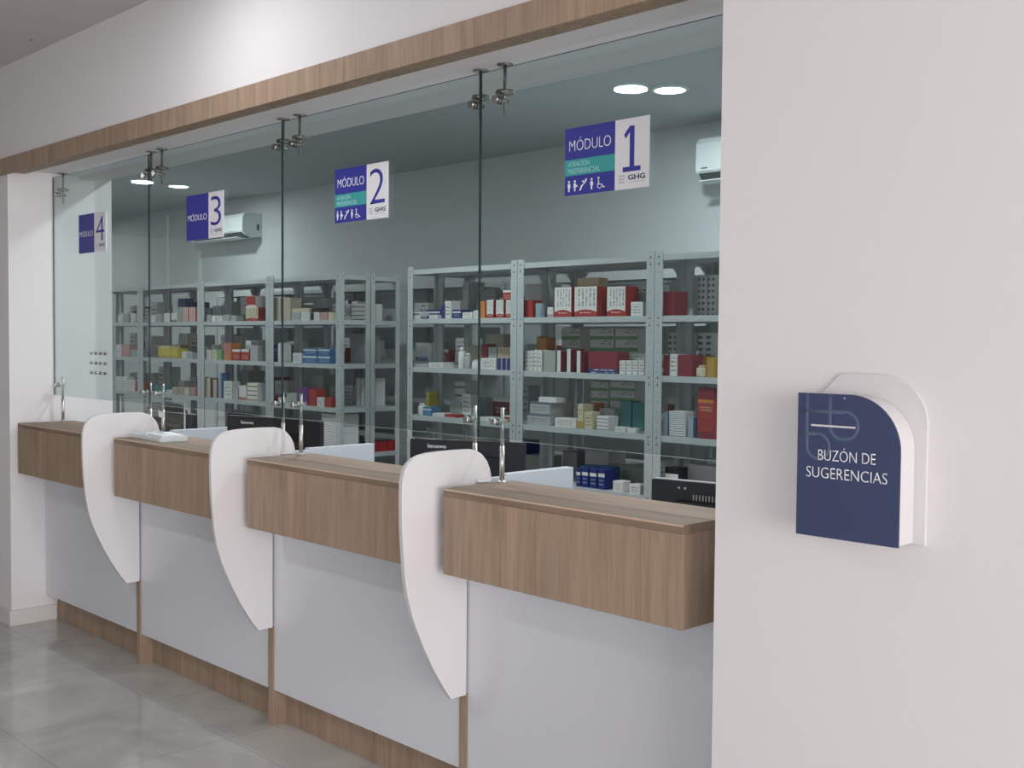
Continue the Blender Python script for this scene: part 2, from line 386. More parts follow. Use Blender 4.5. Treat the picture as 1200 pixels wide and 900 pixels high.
# ------------------------------------------------------------------ counter
P0 = [(0.03, 1.146), (1.196, 2.312), (2.362, 3.478), (3.529, None)]       # (left end of the wooden box, right face of the divider after it)
FR = [1.146, 2.312, 3.478]
END = [('fourth counter from the right, by the left wall', 'far left'), ('third counter from the right, holding a white tray', 'second from the left'),
       ('second counter from the right', 'second from the right'), ('nearest counter, at the right', 'far right')]
# base cabinets: white front, oak plinth and oak side boards
lab = ['white base cabinet with oak plinth, farthest left, against the left wall', 'white base cabinet with oak plinth, between the first and second white divider from left',
       'white base cabinet with oak plinth, between the second and third white divider from left', 'white base cabinet nearest the camera, under the rightmost wooden counter']
xs = [.0025]+FR+[OX-.014]
def FP(i, w_):
    a, b = (.0185 if i else 0), (w_-.0185 if i < 3 else w_)
    pts = [(a, .147), (b, .147)]+([(b, .404), (w_, .404)] if i < 3 else [])+[(w_, .828), (0, .828)]+([(0, .404), (a, .404)] if i else [])
    bm = bmesh.new(); prism(bm, pts, 0, .018, 'xz'); return bm
for i in range(4):
    x0, x1 = xs[i]-(.018 if i else 0), xs[i+1]-.018
    if i == 3: x1 = xs[4]
    t = thing('base_cabinet', lab[i], 'cabinet', (x0, .184, 0), 0, 'base cabinets under the counters'); w_ = x1-x0
    obj('front_panel', FP(i, w_), M['lam'], t, 0)
    obj('rear_upper_panel', B((.0185 if i else 0, w_-.0185 if i < 3 else w_, .15, .168, .829, 1.075)), M['lam'], t, .001)
    obj('plinth', B((.0185 if i else .014, w_-.0185 if i < 3 else w_, .058, .074, 0, .146)), M['woodz'], t, .001)
    if i: obj('side_panel', B((0, .0178, -.006, .149, 0, .4025), (0, .0178, .0185, .149, .4026, .826)), [M['woodz']], t, .0015)
    if i < 3: obj('side_panel', B((w_-.0178, w_, -.006, .149, 0, .4025), (w_-.0178, w_, .0185, .149, .4026, .826)), [M['woodz']], t, .0015)
    tag(obj('worktop', B((x0+.020 if i else x0+.002, x1-.020 if i < 3 else x1-.002, .355, 1.15, .722, .75)), M['part'], None, .002), 'white desk worktop behind the counter, %s' % END[i][1], 'worktop', 'worktops behind the counters')
# wooden counter boxes
wl = ['oak counter box beside the left jamb, farthest from the camera', 'oak counter box carrying the white leaflet tray', 'oak counter box between the second and third divider', 'nearest oak counter box, with its right end showing']
for i, (x0, fr) in enumerate(P0):
    x1 = (fr-.018-.028) if fr else 4.459
    t = thing('counter_box', wl[i], 'counter', (x0, .03, .83), 0, 'wooden counter boxes'); w_ = x1-x0
    obj('front_panel', B((0, w_, 0, .018, 0, .2455)), M['woodz'], t, .0012)
    obj('side_panel', B((0, .018, .0185, .30, 0, .2455)), M['woodz'], t, .0012)
    obj('side_panel', B((w_-.018, w_, .0185, .30, 0, .2455)), M['woodz'], t, .0012)
    obj('bottom_panel', B((.0185, w_-.0185, .0185, .30, .002, .018)), M['lam'], t, .001)
    tp = obj('top_panel', B((0, w_, 0, .30, .2456, .27)), M['woodx'], t, .0012)
    obj('edge_banding', B((0, w_, -.0010, -.0001, .2645, .2695)), M['edge'], tp)
# white curved dividers
prof = [(.284,1.03),(.284,1.1085),(.276,1.140),(.263,1.166),(.240,1.190),(.215,1.203),(.190,1.209),(.120,1.2105),(.060,1.210),(.010,1.208),(-.025,1.203),(-.050,1.194),(-.073,1.178),(-.087,1.155),(-.094,1.122),
        (-.0955,1.07),(-.0945,1.0),(-.090,.926),(-.082,.835),(-.070,.763),(-.050,.695),(-.030,.648),(.0,.583),(.035,.517),(.079,.447),(.112,.402),(.1775,.402),(.1775,1.03)]
dl = ['white curved divider panel left of the counter with the white tray, farthest left', 'white curved divider panel just right of the counter with the white tray', 'nearest white curved divider panel, beside the rightmost counter']
for i, fr in enumerate(FR):
    t = thing('counter_divider', dl[i], 'divider', (fr-.009, 0, .402), 0, 'white curved dividers between counters')
    bm = bmesh.new(); prism(bm, [(a, b-.402) for a, b in prof], -.009, .009, 'yz', 0, 1)
    obj('panel', bm, [M['fin'], M['fined']], t, .0018)
    bm = B((.0095, .0115, .215, .275, .6985, .712), (.0095, .03, .215, .275, .6982, .6995)); obj('angle_bracket', bm, M['mwhite'], t, .0004)
pl = ['low white partition running back from the farthest left divider', 'low white partition running back from the middle divider', 'low white partition running back from the nearest divider']
for i, fr in enumerate(FR):
    tag(obj('desk_partition', B((fr-.036, fr, .353, .683, 0, 1.1145), (fr-.018, fr, .286, .353, 1.0765, 1.108)), M['part'], None, .001), pl[i], 'partition', 'low partitions between work places')

# ------------------------------------------------------------------ glass panes, posts and hangers
JX = [.004, 1.131, 2.285, 3.46, OX-.012]
gl = ['leftmost glass pane, with sign 4 and a grid of small speaking holes', 'glass pane bearing sign 3, second from the left', 'glass pane bearing sign 2, second from the right', 'rightmost glass pane, bearing sign 1']
for i in range(4):
    x0, x1 = JX[i]+.0015, JX[i+1]-.0015
    zb = 1.244
    t = thing('hanging_glass_screen', gl[i], 'glass', (x0, .24, zb), 0, 'hanging glass panes over the counters')
    w_ = x1-x0; h_ = 2.432-zb
    bm = bmesh.new(); fs = box(bm, 0, w_, -.004, .004, 0, h_)
    for k in (1, 3, 5): fs[k].material_index = 1
    fs[0].material_index = 2
    obj('glass', bm, [M['glass'], M['gedge'], M['gbot']], t)
    if i == 0:
        for a in range(4):
            for b in range(3):
                bm = bmesh.new(); n = 14
                lathe(bm, [(.0055, 0), (.0075, 0), (.0075, .0105), (.0055, .0105)], seg=n)
                bm.transform(Matrix.Translation((.478+a*.054-x0, -.00525, 1.379+b*.0505-zb)) @ Matrix.Rotation(-PI/2, 4, 'X'))
                obj('speaking_hole', bm, M['steeld'], t)
posts = [(.046, 'left jamb'), (1.080, ''), (1.211, ''), (2.246, ''), (2.377, ''), (3.412, ''), (3.544, '')]
def post():
    t = thing('glass_support_post', 'x', 'post')
    bm = bmesh.new(); cyl(bm, (0, 0, .003), (0, 0, .12), .008); cyl(bm, (0, 0, .12), (0, 0, .245), .006); obj('rod', bm, M['steel'], t)
    bm = bmesh.new(); lathe(bm, [(.0145, 0), (.0145, .003), (.011, .006), (.008, .008)]); obj('foot', bm, M['steel'], t)
    bm = bmesh.new(); cyl(bm, (0, .012, .2), (0, -.044, .2), .0055, seg=14); cyl(bm, (0, -.034, .2), (0, -.046, .2), .0105, seg=18); cyl(bm, (0, -.0225, .2), (0, -.016, .2), .013, seg=18)
    cyl(bm, (-.014, .004, .2), (.014, .004, .2), .0075, seg=14)
    obj('clamp', bm, M['steel'], t); return t
def hanger():
    t = thing('glass_hanger', 'x', 'hanger')
    bm = bmesh.new(); cyl(bm, (0, 0, -.0005), (0, 0, -.165), .0058); obj('rod', bm, M['steelm'], t)
    bm = bmesh.new(); lathe(bm, [(.027, 0), (.027, -.003), (.012, -.007)]); obj('ceiling_rose', bm, M['steeld'], t)
    bm = bmesh.new(); lathe(bm, [(.006, -.078), (.029, -.084), (.031, -.090), (.029, -.097), (.006, -.102)]); obj('washer', bm, M['steeld'], t)
    bm = bmesh.new(); cyl(bm, (0, .012, -.118), (0, -.044, -.118), .008, seg=14); cyl(bm, (0, -.034, -.118), (0, -.047, -.118), .0125, seg=18); cyl(bm, (0, -.0225, -.118), (0, -.016, -.118), .014, seg=18)
    obj('clamp', bm, M['steelm'], t); return t
pn = ['steel glass support post beside the left jamb, under sign 4', 'steel glass support post left of the first pane joint, behind the farthest divider', 'steel glass support post standing behind the white tray',
      'steel glass support post left of the middle pane joint, behind the middle divider', 'steel glass support post right of the middle pane joint, on the third counter',
      'steel glass support post left of the nearest pane joint, behind the nearest divider', 'steel glass support post on the nearest counter']
hn = ['steel glass hanger in the top left corner by the jamb', 'steel glass hanger left of the joint between signs 4 and 3', 'steel glass hanger right of the joint between signs 4 and 3',
      'steel glass hanger left of the joint between signs 3 and 2', 'steel glass hanger right of the joint between signs 3 and 2', 'steel glass hanger left of the joint between signs 2 and 1',
      'steel glass hanger right of the joint between signs 2 and 1']
pz = [1.1, 1.115, 1.1, 1.115, 1.1, 1.115, 1.1]
po = post(); ho = hanger()
for i, (x, _) in enumerate(posts):
    # posts left of a joint stand on the divider's side of the gap, on the cabinet side board
    base = 1.1
    p = po if i == 0 else dup(po, (0, 0, 0))
    p.location = (x, .268, base); p['label'] = pn[i]; p['group'] = 'glass support posts'
    h = ho if i == 0 else dup(ho, (0, 0, 0))
    h.location = ([.049, 1.081, 1.190, 2.233, 2.352, 3.418, 3.534][i], .277, HT); h['label'] = hn[i]; h['group'] = 'glass hangers under the soffit'

# ------------------------------------------------------------------ hanging signs on the panes
def pict_person(bm, x, z, s, y):
    cyl(bm, (x, y, z+s*.88), (x, y+.0006, z+s*.88), s*.11, seg=12)
    prism(bm, [(x-s*.14, z+s*.72), (x+s*.12, z+s*.72), (x+s*.2, z+s*.4), (x+s*.1, z+s*.34), (x+s*.07, z), (x-s*.07, z), (x-s*.1, z+s*.34), (x-s*.16, z+s*.4)], y, y+.0006, 'xz')
def sign(x, n, full, label, w_=.323, zt=2.2, zb=2.0):
    t = thing('counter_sign', label, 'sign', (x, .2345, zb), 0, 'numbered module signs on the glass')
    h_ = zt-zb; bw = w_*.612 if full or n == '3' else w_*.58; y = -.003
    obj('backing', B((0, w_, -.002, 0.0003, 0, h_)), M['swhite'], t, .0004)
    obj('blue_panel', B((0, bw, y, -.0021, 0, h_)), M['sblue'], t)
    obj('white_panel', B((bw, w_, y, -.0021, 0, h_)), M['swhite'], t)
    y0 = -.0038
    if full:
        obj('teal_band', B((0, bw, -.0036, -.0031, h_*.29, h_*.53)), M['steal'], t)
        text('lettering', 'MÓDULO', bw*.09, bw*.92, h_*.655, h_*.855, y0, M['text'], t, -.012)
        text('lettering', 'ATENCIÓN', bw*.07, bw*.5, h_*.425, h_*.515, -.0042, M['slite'], t)
        text('lettering', 'PREFERENCIAL', bw*.07, bw*.72, h_*.315, h_*.395, -.0042, M['slite'], t)
        bm = bmesh.new(); s = h_*.17; z = h_*.055
        pict_person(bm, bw*.09, z, s, y0); pict_person(bm, bw*.21, z, s, y0)
        cyl(bm, (bw*.25, y0, z+s*.45), (bw*.25, y0+.0006, z+s*.45), s*.1, seg=10)
        # person carrying a child, leaning
        prism(bm, [(bw*.30, z), (bw*.33, z+s*.02), (bw*.37, z+s*.42), (bw*.44, z+s*.75), (bw*.46, z+s), (bw*.43, z+s), (bw*.39, z+s*.62), (bw*.335, z+s*.45)], y0, y0+.0006, 'xz')
        cyl(bm, (bw*.375, y0, z+s*.8), (bw*.375, y0+.0006, z+s*.8), s*.1, seg=10)
        pict_person(bm, bw*.55, z, s, y0)
        # wheelchair
        pts = [(bw*.71+s*.25*math.cos(a), y0+.0003, z+s*.28+s*.25*math.sin(a)) for a in [math.radians(100+i*250/18) for i in range(19)]]
        sweep(bm, pts, s*.035, 6)
        cyl(bm, (bw*.685, y0, z+s*.92), (bw*.685, y0+.0006, z+s*.92), s*.1, seg=10)
        sweep(bm, [(bw*.685, y0+.0003, z+s*.78), (bw*.695, y0+.0003, z+s*.36), (bw*.75, y0+.0003, z+s*.36), (bw*.785, y0+.0003, z+s*.08), (bw*.81, y0+.0003, z+s*.12)], s*.05, 6)
        obj('pictograms', bm, M['text'], t)
    else: text('lettering', 'MÓDULO', bw*.06, bw*.92, h_*.425, h_*.60, y0, M['text'], t, -.012)
    ww = w_-bw
    if n == '1':
        bm = bmesh.new(); a = bw+ww*.24; z0, z1 = h_*.245, h_*.89
        # stem, foot and flag of the digit as one outline
        prism(bm, [(a, z0), (a+ww*.52, z0), (a+ww*.52, z0+h_*.068), (a+ww*.335, z0+h_*.068), (a+ww*.335, z1), (a+ww*.20, z1), (a+ww*.03, z1-h_*.115), (a+ww*.08, z1-h_*.17), (a+ww*.20, z1-h_*.085), (a+ww*.20, z0+h_*.068), (a, z0+h_*.068)], y0, y0+.0006, 'xz')
        obj('numeral', bm, M['sblue'], t)
    else: text('numeral', n, bw+ww*.16, bw+ww*.86, h_*.27, h_*.90, y0, M['sblue'], t, -.012)
    text('logo_lettering', 'GHG', bw+ww*.40, bw+ww*.9, h_*.125, h_*.20, y0, M['sdark'], t, .02)
    bm = bmesh.new(); sweep(bm, [(bw+ww*.41, y0, h_*.09), (bw+ww*.89, y0, h_*.09)], .0005, 4)
    for k in range(9): cyl(bm, (bw+ww*(.15+.06*(k % 3)), y0, h_*(.10+.045*(k//3))), (bw+ww*(.15+.06*(k % 3)), y0+.0006, h_*(.10+.045*(k//3))), .0028, seg=8)
    obj('logo_mark', bm, M['sgrey'], t)
    return t
sign(3.846, '1', True, 'blue, teal and white sign MÓDULO 1 on the rightmost glass pane')
sign(2.658, '2', True, 'blue, teal and white sign MÓDULO 2 on the second pane from the right')
sign(1.511, '3', False, 'blue and white sign MÓDULO 3 on the second pane from the left')
sign(.355, '4', False, 'blue and white sign MÓDULO 4 on the leftmost glass pane')

# ------------------------------------------------------------------ suggestion box
t = thing('suggestion_box', 'white wall-mounted suggestion box with navy front reading BUZÓN DE SUGERENCIAS', 'mailbox', (4.85, 0, 1.145))
def outline(x0, x1, z0, z1, r, cl=0):
    pts = [(x0, z0), (x1, z0)]
    pts += [(x1-r+r*math.cos(a), z1-r+r*math.sin(a)) for a in [PI/2*i/14 for i in range(15)]]
    pts += ([(x0+cl, z1), (x0, z1-cl*1.0)] if cl else [(x0, z1)])
    return pts
bm = bmesh.new(); prism(bm, outline(0, .262, -.004, .353, .105, .06), -.008, 0, 'xz'); obj('back_plate', bm, M['mwhite'], t, .0015)
bm = bmesh.new(); prism(bm, outline(.003, .236, .0, .306, .112), -.077, -.0083, 'xz'); obj('body', bm, M['mwhite'], t, .0015)
bm = bmesh.new(); prism(bm, outline(.0, .240, -.002, .310, .115), -.082, -.0773, 'xz'); fp = obj('front_plate', bm, M['mnavy'], t, .0006)
obj('mail_slot', B((.034, .139, -.0832, -.0818, .2385, .2425)), M['mwhite'], t)
text('lettering', 'BUZÓN DE', .052, .186, .1655, .195, -.0830, M['text'], t, -.010)
text('lettering', 'SUGERENCIAS', .024, .213, .127, .1505, -.0830, M['text'], t, -.010)
bm = bmesh.new(); yy = -.0822
def arc(cx, cz, r, a0, a1, n=14): return [(cx+r*math.cos(math.radians(a0+(a1-a0)*i/n)), yy, cz+r*math.sin(math.radians(a0+(a1-a0)*i/n))) for i in range(n+1)]
sweep(bm, [(.0015, yy, .272), (.115, yy, .272)]+arc(.115, .243, .029, 90, -90)+arc(.107, .243, .029, -90, -180, 8)+[(.078, yy, .309)], .0040, 8)
sweep(bm, [(.0015, yy, .222), (.050, yy, .222)]+arc(.050, .195, .027, 90, -90)+arc(.050, .195, .027, -90, -180, 8)+[(.023, yy, .309)], .0040, 8)
for v in bm.verts: v.co.y = yy+(v.co.y-yy)*.12
obj('logo_pattern', bm, M['mline'], t)
bm = bmesh.new(); lathe(bm, [(.0022, 0), (.0022, .001), (.001, .0018)], seg=12); bm.transform(Matrix.Translation((.112, -.0822, .302)) @ Matrix.Rotation(PI/2, 4, 'X')); obj('screw', bm, M['steel'], t)

# ------------------------------------------------------------------ white tray on the third counter
t = thing('leaflet_tray', 'white plastic tray with raised rim lying on the third counter', 'tray', (1.385, .158, 1.1005), math.radians(-4))
bm = bmesh.new(); prism(bm, rrect(-.17, .17, -.065, .065, .012), 0, .004, 'xy'); obj('base', bm, M['paper'], t)
for a in (B((-.168, .168, -.064, -.060, .0042, .020)), B((-.168, .168, .060, .064, .0042, .024)), B((-.168, -.164, -.0598, .0598, .0042, .020)), B((.164, .168, -.0598, .0598, .0042, .022))): obj('rim', a, M['paper'], t, .001)
bm = bmesh.new(); prism(bm, [(-.15, .0045), (-.02, .0045), (-.02, .028), (-.15, .014)], -.05, .05, 'xz'); obj('raised_ramp', bm, M['paper'], t, .001)
bm = bmesh.new(); prism(bm, [(0, .0045), (.155, .0045), (.155, .026), (0, .030)], -.052, .052, 'xz'); cv = obj('cover', bm, M['paper'], t, .001)
obj('slot', B((.05, .11, -.0535, -.0521, .015, .018)), M['steeld'], cv)
# ------------------------------------------------------------------ things behind the glass
def monitor(name, label, loc, rotz, w_, h_, stand, logo=True, vents=False):
    """seen from behind: origin at the foot, back towards local -y"""
    t = thing(name, label, 'monitor', loc, rotz, 'black computer monitors on the desks')
    z0, z1 = stand, stand+h_
    bm = bmesh.new(); prism(bm, rrect(-w_/2, w_/2, z0, z1, .008), -.004, .022, 'xz'); obj('casing', bm, M['black'], t, .002)
    bm = bmesh.new(); prism(bm, rrect(-w_*.32, w_*.32, z0+h_*.12, z1-h_*.2, .02), -.022, -.0042, 'xz'); obj('rear_hump', bm, M['black2'], t, .006, 3)
    obj('screen', B((-w_/2+.012, w_/2-.012, .0222, .0232, z0+.016, z1-.012)), M['screen'], t)
    bm = bmesh.new(); cyl(bm, (0, -.03, .012), (0, -.03, stand+.1), .017); obj('neck', bm, M['black'], t)
    bm = bmesh.new(); lathe(bm, [(.11, 0), (.11, .006), (.09, .012), (.02, .014)], (0, -.01, 0), 32); obj('stand_base', bm, M['black'], t)
    if logo: text('logo_lettering', 'lenovo', -w_*.34, -w_*.34+.085, z1-.037, z1-.021, -.0048, M['text'], t, .02)
    if vents:
        bm = bmesh.new()
        for i in range(14): box(bm, -.09+i*.011, -.085+i*.011, -.0052, -.0041, z1-.075, z1-.04)
        obj('vent_slots', bm, M['steeld'], t)
        bm = bmesh.new(); box(bm, -w_/2+.01, w_/2-.01, -.002, .018, z1+.0001, z1+.003); obj('top_strip', bm, M['silver'], t)
        bm = bmesh.new()
        for i in (0, 1): cyl(bm, (-.14+i*.022, -.0041, z1-.022), (-.14+i*.022, -.0055, z1-.022), .004, seg=10)
        obj('screw', bm, M['silver'], t)
    return t
def place_monitor(A, Bp, z, dz, **k):
    cx, cy = (A[0]+Bp[0])/2, (A[1]+Bp[1])/2; a = math.atan2(Bp[1]-A[1], Bp[0]-A[0]); w_ = math.hypot(Bp[0]-A[0], Bp[1]-A[1])
    return monitor(k.pop('name', 'computer_monitor'), k.pop('label'), (cx, cy, .7505), a, w_, dz, z-.7505-dz, **k)
place_monitor((2.508, .724), (2.972, .941), 1.15, .31, label='black computer monitor behind the nearest divider, pale logo at its upper left')
place_monitor((1.43, .485), (2.03, .600), 1.2, .33, label='black computer monitor behind the middle divider')
place_monitor((-.02, .78), (.52, .80), 1.14, .31, label='black computer monitor behind the farthest divider, pale frame in front', logo=False)
place_monitor((3.885, .62), (4.36, .70), 1.118, .30, label='black monitor at the far right behind the nearest counter, with rear vents', logo=False, vents=True)
# clear screen with a pale rim in front of the leftmost monitor
t = thing('acrylic_screen', 'clear upright acrylic sheet with pale rim in front of the leftmost monitor', 'screen', (.745, .437, .7505))
obj('sheet', B((-.35, .35, -.002, .002, .012, .492)), M['acr'], t)
obj('rim', B((-.358, .358, -.003, .003, .4925, .499), (.3505, .358, -.003, .003, .0, .4924), (-.358, -.3505, -.003, .003, .0, .4924)), M['silver'], t)
for s in (-.3, .3): obj('foot', B((s-.02, s+.02, -.05, .05, 0, .0115)), M['silver'], t, .002)
# small white tag hooked on a post
t = thing('paper_tag', 'small white paper tag on the post behind the white tray', 'tag', (1.211, .2597, 1.185))
obj('sheet', B((-.022, .03, -.0012, 0.0003, -.0, .028)), M['swhite'], t, .0003)
obj('tab', B((-.03, -.0225, -.0012, .0003, .004, .034)), M['swhite'], t, .0003)

def chair(loc, rz, label):
    t = thing('office_chair', label, 'chair', loc, rz, 'black office chairs behind the counters')
    bm = bmesh.new(); prism(bm, rrect(-.24, .24, .60, 1.10, .11, 8), -.03, .02, 'xz')
    for v in bm.verts: v.co.y += -.35*v.co.x**2+.0*v.co.z
    obj('backrest', bm, M['fabric'], t, .012, 3)
    bm = bmesh.new(); prism(bm, rrect(-.25, .25, .03, .52, .08, 6), .43, .50, 'xy'); obj('seat', bm, M['fabric'], t, .02, 3)
    bm = bmesh.new(); sweep(bm, [(0, .2, .42), (0, .02, .42), (0, -.05, .48), (0, -.06, .62), (0, -.045, .8)], .018, 10); obj('back_support', bm, M['black'], t)
    bm = bmesh.new(); cyl(bm, (0, .27, .1), (0, .27, .425), .025); obj('gas_stem', bm, M['steeld'], t)
    for k in range(5):
        a = k*2*PI/5+.3; e = (math.cos(a)*.28, .27+math.sin(a)*.28)
        bm = bmesh.new(); cyl(bm, (0, .27, .11), (e[0], e[1], .075), .022, .014, 10); l = obj('leg', bm, M['black'], t)
        bm = bmesh.new(); cyl(bm, (e[0]-.02*math.sin(a), e[1]+.02*math.cos(a), .028), (e[0]+.02*math.sin(a), e[1]-.02*math.cos(a), .028), .0275, seg=14); cyl(bm, (e[0], e[1], .03), (e[0], e[1], .078), .008, seg=8); obj('castor', bm, M['black2'], l)
    for s in (-1, 1):
        bm = bmesh.new(); sweep(bm, [(s*.20, .3, .44), (s*.29, .3, .45), (s*.29, .3, .66), (s*.29, .12, .68), (s*.29, .42, .68)], .014, 8); obj('armrest', bm, M['black'], t)
    return t
chair((-.15, 1.48, 0), math.radians(170), 'black office chair, its rounded back showing left of the middle monitor')
chair((-1.25, 1.52, 0), math.radians(186), 'black office chair behind the leftmost monitor')

# ------------------------------------------------------------------ split air conditioners
def aircon(x0, z0, h_, label, w_=1.06):
    t = thing('air_conditioner', label, 'air conditioner', (x0, YP, z0), 0, 'air conditioners on the pharmacy wall')
    s = h_
    bm = bmesh.new(); prism(bm, [(0, .035), (-.13, .02), (-.19, .045), (-.222, .075), (-.23, .11), (-.226, s-.05), (-.205, s-.015), (-.17, s), (0, s)], 0, w_, 'yz'); obj('casing', bm, M['acw'], t, .004)
    bm = bmesh.new(); prism(bm, [(-.232, .085), (-.2315, .12), (-.2275, s-.05), (-.2262, s-.05), (-.2302, .11), (-.2308, .085)], .012, w_-.012, 'yz'); obj('front_panel', bm, M['acw'], t)
    bm = bmesh.new(); prism(bm, [(-.225, .074), (-.192, .044), (-.14, .024), (-.14, .016), (-.196, .036), (-.230, .068)], .03, w_-.03, 'yz'); obj('air_slot', bm, M['acg'], t)
    bm = bmesh.new(); prism(bm, [(-.150, .006), (-.152, .012), (-.245, .024), (-.246, .018)], .04, w_-.06, 'yz'); obj('louvre', bm, M['acw'], t)
    obj('badge', B((.05, .10, -.2335, -.2321, .10, .108)), M['acg'], t)
    obj('side_mark', B((w_+.0001, w_+.001, -.06, -.03, .1, .16)), M['acg'], t)
aircon(-5.09, 2.585, .275, 'white split air conditioner partly behind sign 3')
aircon(1.675, 2.60, .315, 'white split air conditioner at the right edge of the glass')

# ------------------------------------------------------------------ steel racks
LEV = [2.02, 1.70, 1.385, 1.07, .74, .41, .10]
def rack(w_, d_, label, loc, group):
    t = thing('storage_rack', label, 'rack', loc, 0, group); pw = .052; th = .003
    for sx in (0, 1):
        for sy in (0, 1):
            bm = bmesh.new(); x = 0 if not sx else w_; y = 0 if not sy else d_
            ax = (x, x+pw) if not sx else (x-pw, x); ay = (y, y+.035) if not sy else (y-.035, y)
            fy = (y, y+th) if not sy else (y-th, y); fx = (x, x+th) if not sx else (x-th, x)
            box(bm, ax[0], ax[1], fy[0], fy[1], 0, 2.04); box(bm, fx[0], fx[1], ay[0]+(th if not sy else 0), ay[1]-(0 if not sy else th), 0, 2.04)
            p = obj('upright', bm, M['rack'], t)
            bm = bmesh.new(); xm = (ax[0]+ax[1])/2; yf = y-.0012 if not sy else y+.0012
            for z in LEV[:-1]:
                for dz in (-.012, -.05): cyl(bm, (xm, y, z+dz), (xm, yf, z+dz), .0055, seg=8)
            k = .30
            while k < 1.99:
                cyl(bm, (xm, y, k), (xm, yf*.5+y*.5, k), .003, seg=6); k += .0525
            ym = (ay[0]+ay[1])/2+(.004 if not sy else -.004); xo = -.001 if not sx else w_+.001
            for z in LEV[:-1]:
                cyl(bm, (x, ym, z-.014), (xo, ym, z-.014), .005, seg=8)
            obj('bolts', bm, M['hole'], p)
    for i, z in enumerate(LEV):
        bm = bmesh.new(); a, b, lip = .0045, w_-.0045, .032
        box(bm, a, b, .0045, d_-.0045, z-.002, z); box(bm, a, b, .0045, .0065, z-lip, z-.002); box(bm, a, b, d_-.0065, d_-.0045, z-lip, z-.002)
        box(bm, a, a+.002, .0066, d_-.0066, z-lip, z-.002); box(bm, b-.002, b, .0066, d_-.0066, z-lip, z-.002)
        obj('shelf', bm, M['rack'], t)
    for sx in (0, 1):
        x = .0075 if not sx else w_-.0075; s = 1 if not sx else -1
        bm = bmesh.new(); prism(bm, [(x, 1.986), (x+s*.085, 1.986), (x+s*.012, 1.90), (x, 1.90)], d_-.0105, d_-.008, 'xz'); obj('gusset', bm, M['rack'], t)
    return t
UN = [('U1', -4.42, -3.434, 'leftmost'), ('U2', -3.43, -2.334, 'second'), ('U3', -2.33, -1.274, 'third'), ('U4', -1.27, -.35, 'fourth'),
      ('R1', .405, 1.431, 'fifth'), ('R2', 1.435, 2.462, 'sixth'), ('R3', 2.466, 3.49, 'rightmost')]
WHERE = {'U1': 'at the far left edge', 'U2': 'second from the left', 'U3': 'below the left air conditioner', 'U4': 'just left of the aisle',
         'R1': 'just right of the aisle', 'R2': 'below sign 1', 'R3': 'at the far right edge'}
ROWY = {'front': 2.40, 'middle': 2.672, 'rear': 3.70}
for rn, ry in ROWY.items():
    for u, x0, x1, nm in UN:
        w_ = x1-x0
        rack(w_, .262 if rn != 'rear' else .30, {'front': 'grey steel rack %s, front row' % WHERE[u], 'middle': 'grey steel rack in the middle row, %s' % WHERE[u],
             'rear': 'grey steel rack against the back wall, %s' % WHERE[u]}[rn], (x0, ry, 0), '%s row of grey storage racks' % rn)

